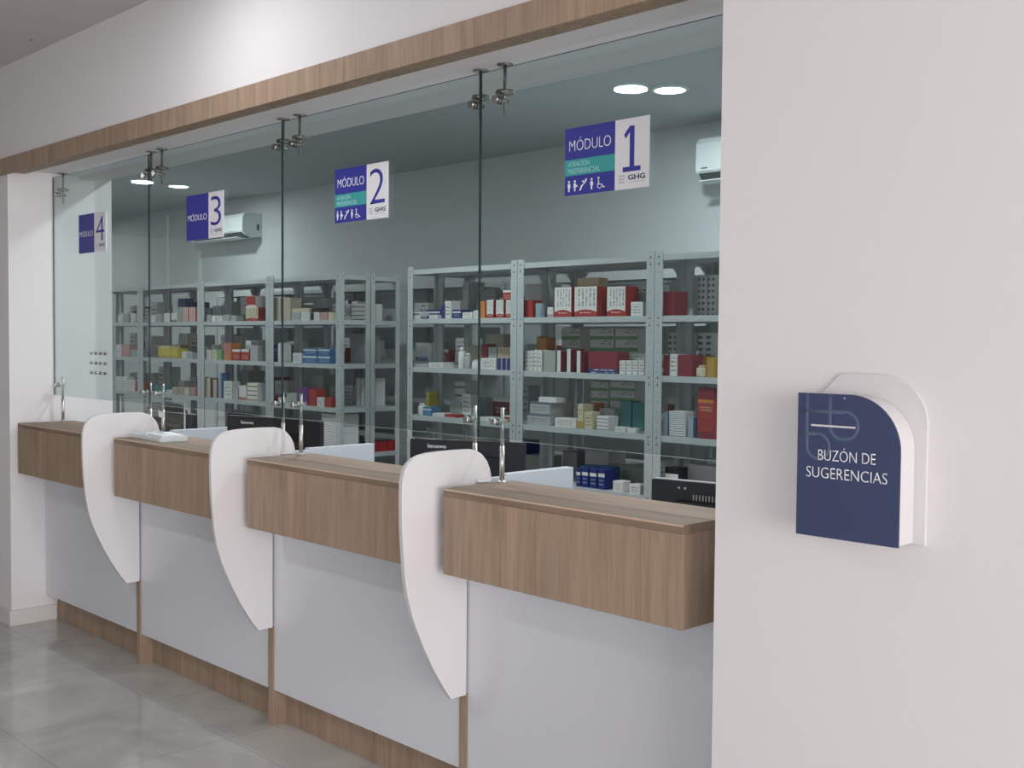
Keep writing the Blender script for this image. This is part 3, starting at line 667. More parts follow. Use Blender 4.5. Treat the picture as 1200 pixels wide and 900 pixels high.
# ------------------------------------------------------------------ cartons
ROWS = [
    ('R2', 1, 'f', 1.456, 1.53, 1.7, 1.8009, 0.09, 'plain', 'red', 'red', 'small dark red carton'),
    ('R2', 1, 'f', 1.541, 1.6, 1.7, 1.7795, 0.08, 'roll', 'steel', 'steel', 'short silver tin'),
    ('R2', 1, 'f', 1.653, 1.7, 1.7, 1.7579, 0.06, 'band', 'white', 'pink', 'small white and pink carton'),
    ('R2', 1, 'f', 1.71, 1.843, 1.7, 1.8698, 0.11, 'big', 'white', 'red', 'tall white-fronted red carton with red foot'),
    ('R2', 1, 'f', 1.866, 2.036, 1.7, 1.8682, 0.11, 'big', 'white', 'red', 'wide white-fronted red carton with red foot'),
    ('R2', 1, 'f', 2.109, 2.242, 1.7, 1.8618, 0.11, 'big', 'white', 'red', 'tall white-fronted red carton with red foot'),
    ('R2', 1, 'b', 1.771, 1.938, 1.7, 1.9247, 0.08, 'plain', 'cream', 'cream', 'cream carton standing up behind red cartons'),
    ('R2', 1, 'f', 2.28, 2.362, 1.7, 1.7753, 0.08, 'print', 'white', 'grey', 'small white printed carton'),
    ('R2', 1, 'b', 2.182, 2.28, 1.7, 1.8323, 0.09, 'plain', 'grey', 'grey', 'grey carton behind a white one'),
    ('R2', 2, 'b', 1.413, 1.459, 1.385, 1.5905, 0.1, 'plain', 'ochre', 'ochre', 'yellow brown carton at the back'),
    ('R2', 2, 'b', 1.471, 1.524, 1.385, 1.5805, 0.1, 'plain', 'orange', 'ochre', 'dull orange carton at the back'),
    ('R2', 2, 'f', 1.474, 1.503, 1.385, 1.5039, 0.09, 'print', 'white', 'grey', 'narrow white carton'),
    ('R2', 2, 'f', 1.509, 1.538, 1.385, 1.5043, 0.09, 'print', 'white', 'grey', 'narrow white carton'),
    ('R2', 2, 'f', 1.545, 1.573, 1.385, 1.5098, 0.09, 'print', 'white', 'grey', 'narrow white carton'),
    ('R2', 2, 'f', 1.58, 1.611, 1.385, 1.5052, 0.09, 'print', 'white', 'grey', 'narrow white carton'),
    ('R2', 2, 'f', 1.629, 1.721, 1.385, 1.5062, 0.09, 'plain', 'greygreen', 'grey', 'grey green square carton'),
    ('R2', 2, 'f', 1.735, 1.749, 1.385, 1.507, 0.12, 'side', 'white', 'maroon', 'slim white carton with dark red side'),
    ('R2', 2, 'f', 1.812, 1.826, 1.385, 1.5177, 0.12, 'side', 'white', 'maroon', 'slim white carton with dark red side'),
    ('R2', 2, 'f', 1.888, 1.903, 1.385, 1.5089, 0.12, 'side', 'white', 'maroon', 'slim white carton with dark red side'),
    ('R2', 2, 'f', 1.975, 2.19, 1.385, 1.5065, 0.1, 'foot', 'maroon', 'navy', 'long maroon carton with navy lower edge'),
    ('R2', 2, 'f', 2.204, 2.245, 1.385, 1.4596, 0.08, 'print', 'white', 'grey', 'small white carton'),
    ('R2', 2, 'f', 2.255, 2.287, 1.385, 1.4604, 0.08, 'print', 'white', 'grey', 'small white carton'),
    ('R2', 2, 'f', 2.297, 2.329, 1.385, 1.4612, 0.08, 'print', 'white', 'red', 'small white carton with red print'),
    ('R2', 2, 'f', 2.339, 2.379, 1.385, 1.462, 0.08, 'print', 'white', 'red', 'small white carton with red print'),
    ('R2', 2, 'b', 2.125, 2.28, 1.385, 1.4985, 0.08, 'print', 'white', 'green', 'white carton behind the small ones'),
    ('R2', 3, 'f', 1.493, 1.685, 1.07, 1.1351, 0.22, 'lid', 'lgrey', 'slate', 'pale grey flat box, lower of two'),
    ('R2', 3, 'f', 1.517, 1.68, 1.1351, 1.2051, 0.22, 'lid', 'lgrey', 'slate', 'pale grey flat box, upper of two'),
    ('R2', 3, 'f', 1.59, 1.731, 1.2051, 1.2349, 0.08, 'plain', 'white', 'white', 'flat white packet on top of grey boxes'),
    ('R2', 3, 'f', 1.723, 1.886, 1.07, 1.1196, 0.09, 'print', 'white', 'pink', 'flat white and pink packet'),
    ('R2', 3, 'f', 1.899, 1.94, 1.07, 1.2076, 0.09, 'band', 'cream', 'ochre', 'cream and yellow upright carton'),
    ('R2', 3, 'f', 1.951, 2.008, 1.07, 1.1653, 0.07, 'print', 'cream', 'ochre', 'pale yellow printed carton'),
    ('R2', 3, 'b', 1.848, 1.922, 1.07, 1.2072, 0.08, 'plain', 'orange', 'orange', 'orange carton at the back'),
    ('R2', 3, 'f', 2.044, 2.125, 1.07, 1.1471, 0.09, 'stack', 'white', 'grey', 'white striped carton'),
    ('R2', 3, 'b', 1.953, 2.064, 1.07, 1.1813, 0.08, 'plain', 'lgrey', 'lgrey', 'light grey carton at the back'),
    ('R2', 3, 'f', 2.176, 2.251, 1.07, 1.0957, 0.05, 'print', 'white', 'grey', 'flat white packet at the shelf edge'),
    ('R2', 3, 'f', 2.267, 2.323, 1.07, 1.0937, 0.05, 'plain', 'white', 'white', 'low white packet at the shelf edge'),
    ('R2', 4, 'f', 1.894, 1.926, 0.74, 0.842, 0.1, 'blue', 'navy', 'white', 'dark blue carton with white stripe'),
    ('R2', 4, 'f', 1.935, 1.984, 0.74, 0.8463, 0.1, 'blue', 'navy', 'white', 'dark blue carton with white stripe'),
    ('R2', 4, 'f', 1.995, 2.048, 0.74, 0.847, 0.1, 'blue', 'navy', 'white', 'dark blue carton with white stripe'),
    ('R2', 4, 'f', 2.058, 2.108, 0.74, 0.8501, 0.1, 'blue', 'navy', 'white', 'dark blue carton with white stripe'),
    ('R2', 4, 'b', 1.813, 1.915, 0.74, 0.8435, 0.09, 'blue', 'blue', 'white', 'bright blue carton behind the dark blue ones'),
    ('R2', 4, 'b', 1.925, 2.043, 0.74, 0.849, 0.09, 'blue', 'blue', 'white', 'bright blue carton behind the dark blue ones'),
    ('R2', 4, 'f', 2.168, 2.238, 0.74, 0.7973, 0.07, 'print', 'white', 'cream', 'low white and cream packet'),
    ('R2', 4, 'f', 2.284, 2.36, 0.74, 0.7903, 0.07, 'print', 'white', 'navy', 'low white packet with dark blue end'),
    ('R1', 1, 'f', 0.409, 0.493, 1.7, 1.7433, 0.08, 'blue', 'white', 'navy', 'white and blue carton'),
    ('R1', 1, 'f', 0.506, 0.572, 1.7, 1.7201, 0.08, 'blue', 'navy', 'white', 'flat navy carton, lower of two'),
    ('R1', 1, 'b', 0.363, 0.553, 1.7, 1.7631, 0.08, 'blue', 'navy', 'white', 'flat navy carton at the back'),
    ('R1', 1, 'f', 0.588, 0.665, 1.7, 1.7247, 0.08, 'print', 'white', 'grey', 'low white carton'),
    ('R1', 1, 'f', 0.711, 0.736, 1.7, 1.7836, 0.08, 'plain', 'navy', 'navy', 'slim navy upright carton'),
    ('R1', 1, 'f', 0.748, 0.802, 1.7, 1.8098, 0.08, 'print', 'white', 'navy', 'tall white carton beside navy one'),
    ('R1', 1, 'f', 0.819, 0.901, 1.7, 1.7544, 0.08, 'blue', 'navy', 'white', 'navy and white carton'),
    ('R1', 1, 'f', 0.914, 1.004, 1.7, 1.7371, 0.08, 'print', 'white', 'grey', 'white square carton'),
    ('R1', 1, 'f', 1.016, 1.059, 1.7, 1.7467, 0.08, 'print', 'white', 'pink', 'white carton with pale pink print'),
    ('R1', 1, 'f', 1.078, 1.121, 1.7, 1.8035, 0.1, 'plain', 'orange', 'orange', 'orange upright carton'),
    ('R1', 1, 'f', 1.136, 1.197, 1.7, 1.8095, 0.1, 'big', 'white', 'red', 'white-fronted red carton'),
    ('R1', 1, 'f', 1.22, 1.287, 1.7, 1.8078, 0.1, 'big', 'white', 'red', 'white-fronted red carton'),
    ('R1', 1, 'f', 1.306, 1.354, 1.7, 1.8062, 0.1, 'big', 'white', 'red', 'white-fronted red carton'),
    ('R1', 1, 'f', 1.279, 1.353, 1.8062, 1.8651, 0.1, 'topw', 'red', 'white', 'red carton lying on the white-fronted ones'),
    ('R1', 2, 'f', 0.412, 0.574, 1.385, 1.405, 0.09, 'plain', 'lgrey', 'grey', 'flat light grey carton'),
    ('R1', 2, 'f', 0.587, 0.727, 1.385, 1.4167, 0.09, 'print', 'white', 'navy', 'flat white carton with dark mark'),
    ('R1', 2, 'f', 0.74, 0.835, 1.385, 1.405, 0.08, 'plain', 'lgrey', 'grey', 'low grey packet'),
    ('R1', 2, 'f', 0.862, 0.911, 1.385, 1.518, 0.06, 'bottle', 'white', 'white', 'tall white bottle'),
    ('R1', 2, 'f', 0.923, 0.967, 1.385, 1.4812, 0.06, 'bottle', 'lgrey', 'white', 'shorter pale grey bottle'),
    ('R1', 2, 'f', 0.984, 1.047, 1.385, 1.4419, 0.07, 'bottle', 'white', 'white', 'squat white bottle'),
    ('R1', 2, 'f', 1.086, 1.22, 1.385, 1.4527, 0.09, 'print', 'white', 'grey', 'white wide carton'),
    ('R1', 2, 'f', 1.235, 1.269, 1.385, 1.4544, 0.09, 'side', 'navy', 'white', 'narrow navy carton with white edge'),
    ('R1', 2, 'f', 1.279, 1.312, 1.385, 1.4552, 0.09, 'side', 'navy', 'white', 'narrow navy carton with white edge'),
    ('R1', 2, 'f', 1.322, 1.356, 1.385, 1.4559, 0.09, 'side', 'navy', 'white', 'narrow navy carton with white edge'),
    ('R1', 2, 'b', 0.957, 1.008, 1.385, 1.5407, 0.08, 'plain', 'maroon', 'maroon', 'maroon carton at the back'),
    ('R1', 2, 'b', 1.02, 1.095, 1.385, 1.5199, 0.08, 'plain', 'lgrey', 'steel', 'pale blue grey carton at the back'),
    ('R1', 2, 'b', 1.106, 1.225, 1.385, 1.521, 0.08, 'big', 'cream', 'red', 'red and cream carton at the back'),
    ('R1', 3, 'f', 0.462, 0.52, 1.07, 1.1445, 0.07, 'bottle', 'white', 'white', 'tall white bottle by the yellow carton'),
    ('R1', 3, 'b', 0.35, 0.444, 1.07, 1.2161, 0.08, 'plain', 'yellow', 'yellow', 'tall yellow carton at the back'),
    ('R1', 3, 'f', 0.533, 0.615, 1.07, 1.126, 0.08, 'blue', 'blue', 'white', 'blue square carton'),
    ('R1', 3, 'f', 0.628, 0.738, 1.07, 1.09, 0.08, 'print', 'white', 'grey', 'low white carton'),
    ('R1', 3, 'f', 0.751, 0.854, 1.07, 1.09, 0.08, 'big', 'red', 'pink', 'low red carton'),
    ('R1', 3, 'b', 0.656, 0.761, 1.07, 1.1559, 0.08, 'print', 'greygreen', 'green', 'grey green carton at the back'),
    ('R1', 3, 'b', 0.773, 0.859, 1.07, 1.2158, 0.08, 'print', 'white', 'grey', 'tall white carton at the back'),
    ('R1', 3, 'f', 0.932, 0.991, 1.07, 1.09, 0.07, 'plain', 'teal', 'white', 'low teal packet'),
    ('R1', 3, 'f', 1.082, 1.163, 1.07, 1.09, 0.08, 'print', 'white', 'grey', 'white carton'),
    ('R1', 3, 'f', 1.175, 1.247, 1.07, 1.09, 0.08, 'print', 'white', 'grey', 'white carton'),
    ('R1', 3, 'f', 1.258, 1.291, 1.07, 1.1237, 0.05, 'bottle', 'lgrey', 'green', 'pale bottle with green cap'),
    ('R1', 3, 'f', 1.307, 1.354, 1.07, 1.1111, 0.08, 'topw', 'red', 'white', 'red and white carton'),
    ('R3', 1, 'f', 2.5, 2.569, 1.7, 1.8266, 0.12, 'plain', 'maroon', 'maroon', 'dark red carton with rounded look'),
    ('R3', 2, 'f', 2.506, 2.538, 1.385, 1.4942, 0.09, 'plain', 'maroon', 'red', 'dark red narrow carton'),
    ('R3', 2, 'f', 2.547, 2.595, 1.385, 1.4994, 0.09, 'print', 'white', 'grey', 'white carton between red ones'),
    ('R3', 2, 'f', 2.603, 2.692, 1.385, 1.4961, 0.09, 'plain', 'maroon', 'maroon', 'wide dark red carton'),
    ('R3', 2, 'b', 2.628, 2.684, 1.385, 1.4914, 0.08, 'plain', 'orange', 'orange', 'orange carton at the back'),
    ('R3', 2, 'f', 2.705, 2.765, 1.385, 1.445, 0.07, 'bottle', 'cream', 'cream', 'squat cream jar'),
    ('R3', 2, 'f', 2.785, 2.833, 1.385, 1.4856, 0.08, 'plain', 'ochre', 'ochre', 'dull yellow carton'),
    ('R3', 3, 'f', 2.511, 2.538, 1.07, 1.1935, 0.1, 'side', 'steel', 'blue', 'pale blue carton on end'),
    ('R3', 3, 'f', 2.549, 2.653, 1.07, 1.1194, 0.1, 'stack', 'white', 'blue', 'flat white box, lowest of three'),
    ('R3', 3, 'f', 2.548, 2.652, 1.1194, 1.1617, 0.1, 'stack', 'white', 'blue', 'flat white box, middle of three'),
    ('R3', 3, 'f', 2.547, 2.651, 1.1617, 1.2018, 0.1, 'stack', 'white', 'blue', 'flat white box, topmost of three'),
    ('R3', 3, 'f', 2.669, 2.706, 1.07, 1.1755, 0.09, 'side', 'steel', 'blue', 'small pale blue carton'),
    ('R3', 3, 'f', 2.731, 2.833, 1.07, 1.1981, 0.1, 'band', 'red', 'maroon', 'red carton, lowest of its pile'),
    ('R3', 3, 'f', 2.73, 2.832, 1.1981, 1.2699, 0.1, 'topw', 'red', 'orange', 'orange red carton, middle of its pile'),
    ('R3', 3, 'f', 2.734, 2.831, 1.2699, 1.3286, 0.1, 'plain', 'maroon', 'maroon', 'dark red carton, topmost of its pile'),
    ('R3', 4, 'f', 2.527, 2.615, 0.74, 0.9047, 0.08, 'blue', 'black', 'white', 'black carton with white mark'),
    ('R3', 4, 'b', 2.549, 2.754, 0.74, 0.9161, 0.09, 'plain', 'lgrey', 'grey', 'wide grey carton at the back'),
    ('U4', 1, 'f', -1.285, -1.164, 1.7, 1.8745, 0.1, 'plain', 'tan', 'tan', 'tall tan carton, left of its pair'),
    ('U4', 1, 'f', -1.153, -1.03, 1.7, 1.8716, 0.1, 'plain', 'tan', 'cream', 'tall tan carton, right of its pair'),
    ('U4', 1, 'f', -1.014, -0.898, 1.7, 1.7606, 0.09, 'print', 'lgrey', 'grey', 'flat pale carton'),
    ('U4', 1, 'f', -0.885, -0.781, 1.7, 1.7591, 0.09, 'print', 'white', 'grey', 'flat white carton'),
    ('U4', 1, 'f', -1.008, -0.786, 1.7606, 1.7891, 0.09, 'plain', 'cream', 'cream', 'shallow cream box on flat cartons'),
    ('U4', 1, 'f', -0.76, -0.736, 1.7, 1.7518, 0.06, 'plain', 'black', 'black', 'tiny black carton'),
    ('U4', 1, 'f', -0.723, -0.655, 1.7, 1.7573, 0.07, 'print', 'white', 'red', 'white carton with red print'),
    ('U4', 1, 'f', -0.642, -0.553, 1.7, 1.7562, 0.07, 'plain', 'pink', 'pink', 'dusty pink carton'),
    ('U4', 1, 'f', -0.755, -0.617, 1.7573, 1.7884, 0.06, 'plain', 'black', 'navy', 'black flat carton on top of small ones'),
    ('U4', 1, 'f', -0.538, -0.49, 1.7, 1.7552, 0.07, 'plain', 'cream', 'cream', 'cream narrow carton'),
    ('U4', 2, 'f', -1.328, -1.217, 1.385, 1.5158, 0.1, 'blue', 'navy', 'grey', 'navy carton'),
    ('U4', 2, 'f', -1.201, -1.181, 1.385, 1.5295, 0.1, 'plain', 'white', 'white', 'very slim white carton'),
    ('U4', 2, 'f', -0.996, -0.881, 1.385, 1.455, 0.09, 'print', 'white', 'grey', 'low white carton'),
    ('U4', 2, 'f', -0.868, -0.681, 1.385, 1.4478, 0.09, 'blue', 'blue', 'white', 'bright blue carton, lower left of four'),
    ('U4', 2, 'f', -0.67, -0.515, 1.385, 1.4474, 0.09, 'blue', 'blue', 'white', 'bright blue carton, lower right of four'),
    ('U4', 2, 'f', -0.857, -0.687, 1.4478, 1.4936, 0.09, 'blue', 'blue', 'white', 'bright blue carton, upper left of four'),
    ('U4', 2, 'f', -0.67, -0.52, 1.4474, 1.4956, 0.09, 'blue', 'blue', 'white', 'bright blue carton, upper right of four'),
    ('U4', 3, 'f', -1.34, -1.271, 1.07, 1.1207, 0.08, 'plain', 'cream', 'cream', 'cream low carton'),
    ('U4', 3, 'f', -1.255, -1.211, 1.07, 1.1237, 0.08, 'plain', 'red', 'red', 'small red carton'),
    ('U4', 3, 'f', -1.195, -1.105, 1.07, 1.1142, 0.08, 'print', 'white', 'grey', 'white low carton'),
    ('U4', 3, 'f', -1.077, -0.954, 1.07, 1.152, 0.08, 'print', 'lgrey', 'green', 'pale grey carton'),
    ('U4', 3, 'f', -0.927, -0.802, 1.07, 1.2024, 0.09, 'big', 'purple', 'pink', 'purple upright carton'),
    ('U4', 3, 'f', -0.787, -0.692, 1.07, 1.1944, 0.09, 'plain', 'red', 'red', 'bright red upright carton'),
    ('U4', 3, 'f', -0.679, -0.594, 1.07, 1.1359, 0.08, 'print', 'white', 'grey', 'white square carton'),
    ('U4', 3, 'f', -0.582, -0.498, 1.07, 1.14, 0.08, 'plain', 'red', 'maroon', 'red square carton'),
    ('U3', 1, 'f', -2.285, -2.225, 1.7, 1.7553, 0.07, 'plain', 'lgrey', 'grey', 'small grey carton'),
    ('U3', 1, 'f', -2.207, -2.142, 1.7, 1.7474, 0.07, 'plain', 'white', 'black', 'small white carton with dark end'),
    ('U3', 1, 'f', -2.124, -2.032, 1.7, 1.7464, 0.07, 'print', 'white', 'grey', 'small white carton'),
    ('U3', 1, 'f', -2.015, -1.918, 1.7, 1.7522, 0.07, 'print', 'lgrey', 'grey', 'low pale carton'),
    ('U3', 1, 'f', -1.9, -1.812, 1.7, 1.7442, 0.07, 'print', 'lgrey', 'grey', 'low pale carton'),
    ('U3', 1, 'f', -1.665, -1.485, 1.7, 1.805, 0.1, 'big', 'cream', 'red', 'cream carton with red foot'),
    ('U3', 1, 'f', -1.664, -1.516, 1.805, 1.8955, 0.1, 'big', 'red', 'white', 'red carton on the cream one'),
    ('U3', 2, 'f', -2.35, -2.227, 1.385, 1.4646, 0.08, 'print', 'white', 'grey', 'white green-tinted carton'),
    ('U3', 2, 'f', -2.209, -2.122, 1.385, 1.466, 0.08, 'print', 'cream', 'green', 'cream carton'),
    ('U3', 2, 'f', -2.107, -2.047, 1.385, 1.4671, 0.08, 'plain', 'green', 'green', 'pale green carton'),
    ('U3', 2, 'f', -2.009, -1.892, 1.385, 1.5239, 0.09, 'big', 'salmon', 'orange', 'tall salmon orange carton'),
    ('U3', 2, 'f', -1.874, -1.753, 1.385, 1.4736, 0.09, 'topw', 'red', 'white', 'red carton with pale top'),
    ('U3', 2, 'f', -1.74, -1.618, 1.385, 1.4751, 0.09, 'topw', 'red', 'white', 'red carton with pale top'),
    ('U3', 2, 'f', -1.601, -1.492, 1.385, 1.5068, 0.09, 'plain', 'lgrey', 'white', 'pale grey square carton'),
    ('U3', 3, 'f', -2.316, -2.228, 1.07, 1.2303, 0.08, 'side', 'cream', 'brown', 'tall cream carton with brown side'),
    ('U3', 3, 'f', -2.182, -2.123, 1.07, 1.2197, 0.08, 'side', 'lgrey', 'brown', 'tall grey carton with brown side'),
    ('U3', 3, 'f', -2.098, -2.048, 1.07, 1.2782, 0.08, 'side', 'steel', 'blue', 'tall pale blue carton'),
    ('U3', 3, 'f', -2.01, -1.886, 1.07, 1.2122, 0.08, 'print', 'white', 'green', 'white square carton'),
    ('U3', 3, 'f', -1.869, -1.787, 1.07, 1.1542, 0.08, 'plain', 'lgrey', 'grey', 'low grey carton'),
    ('U3', 3, 'f', -1.77, -1.663, 1.07, 1.1855, 0.08, 'foot', 'white', 'red', 'white carton with red lower edge'),
    ('U3', 3, 'f', -1.649, -1.492, 1.07, 1.2108, 0.08, 'stack', 'white', 'ochre', 'white striped carton'),
    ('U2', 1, 'f', -3.283, -3.206, 1.7, 1.7658, 0.07, 'plain', 'white', 'grey', 'small white carton'),
    ('U2', 1, 'f', -3.185, -3.101, 1.7, 1.7723, 0.07, 'print', 'lgrey', 'grey', 'small pale carton'),
    ('U2', 1, 'f', -3.033, -2.92, 1.7, 1.7779, 0.07, 'side', 'white', 'black', 'white carton with black side'),
    ('U2', 1, 'f', -2.903, -2.804, 1.7, 1.7764, 0.07, 'foot', 'white', 'black', 'white and black carton'),
    ('U2', 1, 'f', -2.784, -2.712, 1.7, 1.8266, 0.07, 'plain', 'greygreen', 'greygreen', 'grey green upright carton'),
    ('U2', 1, 'f', -2.693, -2.593, 1.7, 1.8249, 0.08, 'stripev', 'salmon', 'white', 'salmon and white striped carton'),
    ('U2', 1, 'f', -2.577, -2.475, 1.7, 1.8231, 0.08, 'stripev', 'salmon', 'white', 'salmon and white striped carton'),
    ('U2', 1, 'b', -3.015, -2.888, 1.7, 1.9082, 0.08, 'plain', 'navy', 'navy', 'dark blue carton at the back'),
    ('U2', 2, 'f', -3.148, -2.922, 1.385, 1.4709, 0.1, 'foot', 'yellow', 'ochre', 'yellow green carton'),
    ('U2', 2, 'f', -2.906, -2.791, 1.385, 1.4691, 0.1, 'foot', 'yellow', 'ochre', 'yellow green shallower carton'),
    ('U2', 2, 'f', -3.115, -2.937, 1.4709, 1.4912, 0.1, 'plain', 'cream', 'cream', 'flat cream packet on the yellow carton'),
    ('U2', 2, 'b', -3.169, -2.968, 1.385, 1.501, 0.08, 'plain', 'ochre', 'ochre', 'ochre carton at the back'),
    ('U2', 2, 'f', -2.711, -2.64, 1.385, 1.4454, 0.07, 'print', 'white', 'grey', 'small white carton'),
    ('U2', 2, 'f', -2.621, -2.536, 1.385, 1.4394, 0.07, 'print', 'lgrey', 'grey', 'small pale carton'),
    ('U2', 3, 'f', -3.216, -3.122, 1.07, 1.1427, 0.08, 'plain', 'teal', 'teal', 'dark teal carton'),
    ('U2', 3, 'f', -3.106, -3.011, 1.07, 1.1389, 0.08, 'plain', 'teal', 'green', 'green teal carton'),
    ('U2', 3, 'f', -2.991, -2.901, 1.07, 1.1054, 0.07, 'print', 'white', 'ochre', 'small white carton'),
    ('U2', 3, 'f', -2.882, -2.793, 1.07, 1.1318, 0.07, 'print', 'tan', 'ochre', 'tan carton'),
    ('U2', 3, 'f', -2.774, -2.687, 1.07, 1.1356, 0.07, 'print', 'tan', 'brown', 'tan brown carton'),
    ('U2', 3, 'f', -2.668, -2.582, 1.07, 1.1394, 0.07, 'stripev', 'tan', 'white', 'tan and white carton'),
    ('U2', 3, 'f', -2.563, -2.479, 1.07, 1.1431, 0.07, 'print', 'pink', 'ochre', 'dusty pink carton'),
    ('U1', 1, 'f', -3.981, -3.877, 1.7, 1.793, 0.07, 'bottle', 'white', 'white', 'wide white bottle'),
    ('U1', 1, 'f', -3.82, -3.771, 1.7, 1.7954, 0.05, 'bottle', 'lgrey', 'white', 'slim pale bottle'),
    ('U1', 1, 'f', -3.68, -3.623, 1.7, 1.8054, 0.05, 'bottle', 'white', 'black', 'slim white bottle with dark cap'),
    ('U1', 1, 'f', -3.551, -3.496, 1.7, 1.7377, 0.05, 'plain', 'white', 'white', 'tiny white packet'),
    ('U1', 2, 'f', -3.985, -3.881, 1.385, 1.4933, 0.08, 'print', 'white', 'steel', 'pale blue white carton'),
    ('U1', 2, 'f', -3.863, -3.704, 1.385, 1.4946, 0.08, 'plain', 'pink', 'lgrey', 'greyish pink carton'),
    ('U1', 2, 'f', -3.684, -3.516, 1.385, 1.4492, 0.08, 'plain', 'greygreen', 'grey', 'grey green low carton'),
    ('U1', 3, 'f', -3.989, -3.885, 1.07, 1.1927, 0.08, 'print', 'white', 'grey', 'white printed carton'),
    ('U1', 3, 'f', -3.866, -3.769, 1.07, 1.1962, 0.08, 'print', 'white', 'teal', 'white carton with teal side'),
    ('U1', 3, 'f', -3.739, -3.613, 1.07, 1.1648, 0.08, 'print', 'white', 'pink', 'white and pink carton'),
    ('U1', 3, 'f', -3.592, -3.493, 1.07, 1.1612, 0.08, 'plain', 'red', 'red', 'bright red carton'),
    ('R2', 2, 'm', 1.5, 1.65, 1.385, 1.4275, 0.18, 'greenfoot', 'white', 'green', 'white carton with green lower edge, lowest of its pile'),
    ('R2', 2, 'm', 1.499, 1.649, 1.4275, 1.4996, 0.18, 'greenfoot', 'white', 'green', 'white carton with green lower edge, second of its pile'),
    ('R2', 2, 'm', 1.498, 1.648, 1.4996, 1.5717, 0.18, 'greenfoot', 'white', 'green', 'white carton with green lower edge, third of its pile'),
    ('R2', 2, 'm', 1.497, 1.647, 1.5717, 1.6386, 0.18, 'greenfoot', 'white', 'green', 'white carton with green lower edge, topmost of its pile'),
    ('R2', 2, 'm', 1.73, 1.912, 1.385, 1.4326, 0.18, 'greenfoot', 'white', 'green', 'white carton with green lower edge, lowest of its pile'),
    ('R2', 2, 'm', 1.729, 1.911, 1.4326, 1.5029, 0.18, 'greenfoot', 'white', 'green', 'white carton with green lower edge, second of its pile'),
    ('R2', 2, 'm', 1.728, 1.91, 1.5029, 1.5731, 0.18, 'greenfoot', 'white', 'green', 'white carton with green lower edge, third of its pile'),
    ('R2', 2, 'm', 1.727, 1.909, 1.5731, 1.6383, 0.18, 'greenfoot', 'white', 'green', 'white carton with green lower edge, topmost of its pile'),
    ('R2', 2, 'm', 1.929, 2.097, 1.385, 1.4365, 0.18, 'greenfoot', 'white', 'green', 'white carton with green lower edge, lowest of its pile'),
    ('R2', 2, 'm', 1.928, 2.096, 1.4365, 1.5053, 0.18, 'greenfoot', 'white', 'green', 'white carton with green lower edge, second of its pile'),
    ('R2', 2, 'm', 1.927, 2.095, 1.5053, 1.574, 0.18, 'greenfoot', 'white', 'green', 'white carton with green lower edge, third of its pile'),
    ('R2', 2, 'm', 1.926, 2.094, 1.574, 1.6378, 0.18, 'greenfoot', 'white', 'green', 'white carton with green lower edge, topmost of its pile'),
    ('R2', 3, 'm', 1.741, 1.877, 1.07, 1.1503, 0.18, 'greenfoot', 'white', 'green', 'white carton with green lower edge, lowest of its pile'),
    ('R2', 3, 'm', 1.74, 1.876, 1.1503, 1.2108, 0.18, 'greenfoot', 'white', 'green', 'white carton with green lower edge, second of its pile'),
    ('R2', 3, 'm', 1.739, 1.875, 1.2108, 1.2712, 0.18, 'greenfoot', 'white', 'green', 'white carton with green lower edge, third of its pile'),
    ('R2', 3, 'm', 1.738, 1.874, 1.2712, 1.3266, 0.18, 'greenfoot', 'white', 'green', 'white carton with green lower edge, topmost of its pile'),
    ('R2', 3, 'm', 1.894, 2.076, 1.07, 1.1593, 0.18, 'greenfoot', 'white', 'green', 'white carton with green lower edge, lowest of its pile'),
    ('R2', 3, 'm', 1.893, 2.075, 1.1593, 1.2186, 0.18, 'greenfoot', 'white', 'green', 'white carton with green lower edge, second of its pile'),
    ('R2', 3, 'm', 1.892, 2.075, 1.2186, 1.2779, 0.18, 'greenfoot', 'white', 'green', 'white carton with green lower edge, third of its pile'),
    ('R2', 3, 'm', 1.891, 2.074, 1.2779, 1.3322, 0.18, 'greenfoot', 'white', 'green', 'white carton with green lower edge, topmost of its pile'),
    ('R2', 3, 'b', 2.105, 2.187, 1.07, 1.2311, 0.08, 'plain', 'teal', 'teal', 'large teal carton at the back'),
    ('R2', 3, 'b', 2.197, 2.278, 1.07, 1.2257, 0.08, 'plain', 'teal', 'teal', 'large teal carton at the back'),
    ('R3', 1, 'm', 2.371, 2.414, 1.7, 1.9325, 0.15, 'grid', 'white', 'steel', 'white carton printed with a grid of dots'),
    ('R3', 1, 'm', 2.51, 2.565, 1.7, 1.9272, 0.15, 'grid', 'white', 'steel', 'white carton printed with a grid of dots'),
    ('R3', 1, 'm', 2.575, 2.629, 1.7, 1.9249, 0.15, 'grid', 'white', 'steel', 'white carton printed with a grid of dots'),
    ('R3', 2, 'm', 2.312, 2.396, 1.385, 1.6136, 0.15, 'grid', 'white', 'steel', 'white carton printed with a grid of dots'),
    ('R3', 2, 'm', 2.516, 2.624, 1.385, 1.6137, 0.15, 'grid', 'white', 'steel', 'white carton printed with a grid of dots'),
    ('R3', 3, 'm', 2.312, 2.403, 1.07, 1.2589, 0.12, 'topw', 'maroon', 'white', 'dark red carton with white label'),
    ('R1', 1, 'm', 0.589, 0.644, 1.7, 1.9516, 0.15, 'plain', 'lgrey', 'grey', 'tall grey upright carton'),
]
cartons = []
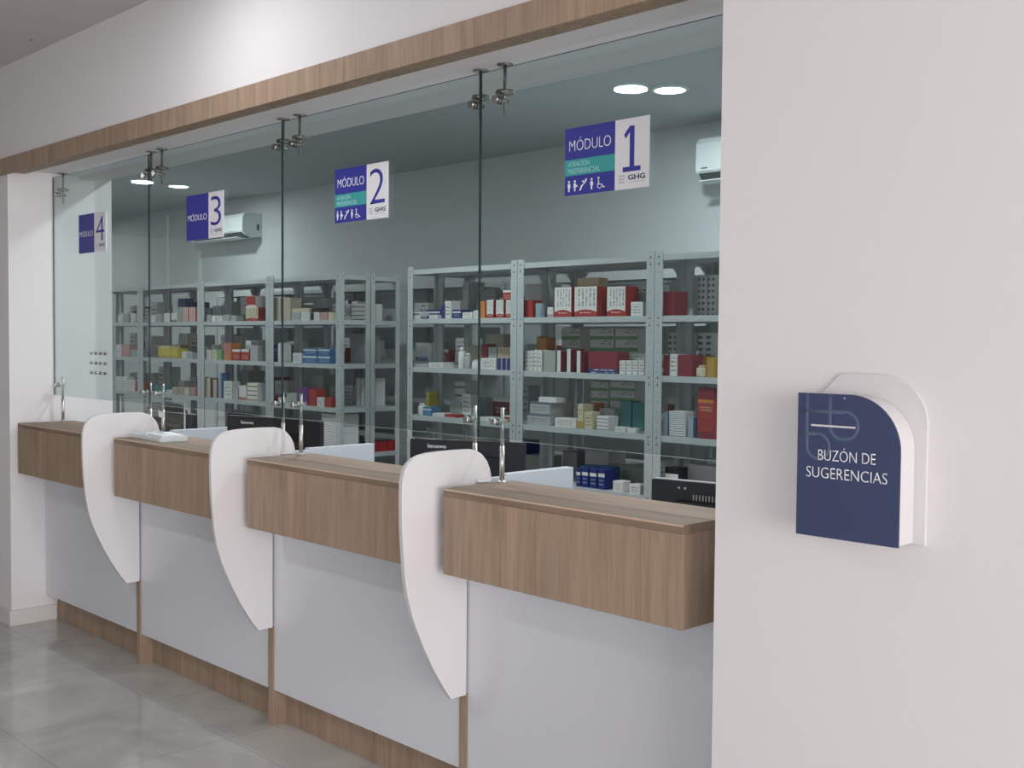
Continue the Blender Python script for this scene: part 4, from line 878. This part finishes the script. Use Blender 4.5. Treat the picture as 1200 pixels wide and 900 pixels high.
def carton(row, u, lv, x0, x1, y0, d_, z0, z1, st, c1, c2, desc):
    w_, h_ = x1-x0, z1-z0
    if st in ('bottle', 'roll'):
        r = min(w_, d_)/2; t = thing('medicine_bottle' if st == 'bottle' else 'tin', desc, 'bottle' if st == 'bottle' else 'tin', ((x0+x1)/2, y0+r, z0+.0004))
        bm = bmesh.new()
        if st == 'roll': lathe(bm, [(r*.96, 0), (r, .002), (r, h_-.002), (r*.96, h_)], seg=20)
        else: lathe(bm, [(r*.92, 0), (r, .004), (r, h_*.72), (r*.9, h_*.78), (r*.55, h_*.82)], seg=20)
        obj('body', bm, face_mat('plain', c1, c1), t)
        bm = bmesh.new()
        if st == 'roll': lathe(bm, [(r*.97, h_+.0001), (r*.97, h_+.003), (r*.3, h_+.004)], seg=20)
        else: lathe(bm, [(r*.62, h_*.822), (r*.62, h_*.99), (r*.55, h_)], seg=20)
        obj('cap', bm, face_mat('plain', c2, c2), t)
    else:
        t = None
        bm = bmesh.new(); fs = box(bm, -w_/2, w_/2, 0, d_, 0, h_)
        side = c2 if st in ('side', 'big') and c2 != 'pink' else c1
        sm = face_mat('plain', side, side)
        for k in (3, 5): fs[k].material_index = 1
        fs[1].material_index = 2
        tm = face_mat('plain', c2 if st in ('lid', 'topw', 'big') and c2 not in ('pink', 'orange') else c1, c1)
        t = obj('medicine_carton', bm, [face_mat(st, c1, c2), sm, tm], None, min(.0015, h_*.06), 1)
        t.location = ((x0+x1)/2, y0, z0+.0004)
        # flap line of the lid on the larger ones is a part of its own
        if w_ > .07 and h_ > .05 and st in ('big', 'plain', 'print', 'lid'):
            obj('lid_flap', B((-w_/2+.003, w_/2-.003, .002, d_*.5, h_+.0001, h_+.0012)), tm, t)
        tag(t, desc, 'carton')
    cartons.append((t, row, u, lv, (x0+x1)/2, z0, desc))
    return t
YR = {'f': ('front', 2.43), 'b': ('front', 2.555), 'm': ('middle', 2.72)}
for u, lv, rw, x0, x1, z0, z1, d_, st, c1, c2, desc in ROWS:
    row, y = YR[rw]
    if rw == 'b': d_ = min(d_, .085)
    if rw == 'f' and d_ > .12: d_ = .19
    for q, a, b, _ in UN:       # keep clear of the sides of the rack it stands in
        if (rw == 'm' and a-.003 < (x0+x1)/2 < b) or (rw != 'm' and q == u): u = q; x0 = max(x0, a+.0085); x1 = min(max(x1, x0+.03), b-.0085); x0 = min(x0, x1-.03)
    carton(row, u, lv, x0, x1, y, d_, z0, z1, st, c1, c2, desc)
# flat white boxes stacked at the open end of the rack left of the aisle, red ones behind them
for k in range(6): carton('front', 'U4', 4, -.62, -.44, 2.43, .2, .74+k*.047, .74+k*.047+.0465, 'stack', 'white', 'grey', 'flat white box in a stack of six, number %d counted from below' % (k+1))
for k in range(3): carton('middle', 'U4', 4, -.47, -.375, 2.685+k*.08, .074, .74, .815, 'topw', 'red', 'black', 'bright red carton, %s of three in a line' % ('front', 'middle', 'rear')[k])
# the cartons further in, half hidden behind the front racks
KINDS = [('print', 'white', 'grey'), ('print', 'white', 'red'), ('band', 'white', 'steel'), ('stack', 'white', 'grey'), ('plain', 'lgrey', 'grey'), ('print', 'lgrey', 'navy'), ('foot', 'white', 'blue'),
         ('plain', 'greygreen', 'grey'), ('topw', 'maroon', 'white'), ('blue', 'navy', 'white'), ('plain', 'tan', 'tan'), ('greenfoot', 'white', 'green'), ('plain', 'grey', 'grey'), ('stripev', 'white', 'steel')]
CN = dict(lgrey='light grey', greygreen='grey green', steel='pale blue', tan='tan', maroon='dark red')
busy = {}
for c in cartons:
    if c[1] == 'middle': busy.setdefault((c[2], c[3]), []).append(c[4])
for row, lvs, ncol in (('middle', (1, 2, 3, 4), 5), ('rear', (1, 2), 3)):
    for u, a, b, _ in UN:
        for lv in lvs:
            if row == 'middle' and u == 'R2' and lv in (2, 3): continue
            if lv == 4 and u[0] == 'U': continue
            x = a+.07+random.random()*.05; n = 0
            while x < b-.12 and n < ncol+(1 if u in ('R1', 'R2') else 0):
                w_ = random.uniform(.09, .19); h_ = random.uniform(.08, .22); st, c1, c2 = random.choice(KINDS)
                if x+w_ > b-.06: break
                if row == 'rear' or all(abs(q-(x+w_/2)) > .15 for q in busy.get((u, lv), [])):
                    nm = CN.get(c1, c1)+(' and '+CN.get(c2, c2) if c2 != c1 and st not in ('plain',) else '')+' carton'
                    size = 'tall ' if h_ > w_*1.25 else ('flat ' if h_ < w_*.6 else '')
                    carton(row, u, lv, x, x+w_, ROWY[row]+.05, .16, LEV[lv], LEV[lv]+h_, st, c1, c2, size+nm); n += 1
                x += w_+random.uniform(.02, .11)
# labels that single each one out
LN = {1: 'top shelf', 2: 'second shelf', 3: 'third shelf', 4: 'fourth shelf'}
RK = {'U1': 'leftmost rack', 'U2': 'second rack from left', 'U3': 'third rack from left', 'U4': 'rack left of aisle', 'R1': 'rack right of aisle', 'R2': 'rack under sign 1', 'R3': 'rightmost rack'}
ON = ['first', 'second', 'third', 'fourth', 'fifth', 'sixth', 'seventh', 'eighth', 'ninth', 'tenth', 'eleventh', 'twelfth', 'thirteenth', 'fourteenth']
byk = {}
for c in cartons: byk.setdefault((c[1], c[2], c[3], c[6]), []).append(c)
for (row, u, lv, desc), cs in byk.items():
    cs.sort(key=lambda c: (c[4], c[5]))
    for i, c in enumerate(cs):
        od = '' if len(cs) == 1 else ('left one, ' if i == 0 and len(cs) == 2 else 'right one, ' if len(cs) == 2 else ('leftmost one, ', 'middle one, ', 'rightmost one, ')[i] if len(cs) == 3 else ON[i]+' from left, ')
        lb = '%s, %s%s of %s%s' % (desc, od, LN[lv], {'front': '', 'middle': 'middle-row ', 'rear': 'back-wall '}[row], RK[u])
        for a, b in ((' printed with a grid of dots', ' with dot grid'), (' with green lower edge', ' with green foot'), ('in a stack of six, number', 'of stack, number'), (' counted from below', ' from below'),
                     (' with dark red side', ', red side'), (' behind the dark blue ones', ' at back'), (' shelf of ', ' shelf, '), (' of its pile', ' in pile'), (' in a line', ''), (' with green foot', ', green foot'), (' at the back', ', rear')):
            if len(lb.split()) > 16: lb = lb.replace(a, b)
        c[0]['label'] = lb
        c[0]['group'] = 'medicines on the %s of the %s racks' % (LN[lv], {'front': 'front', 'middle': 'middle', 'rear': 'rear'}[row])
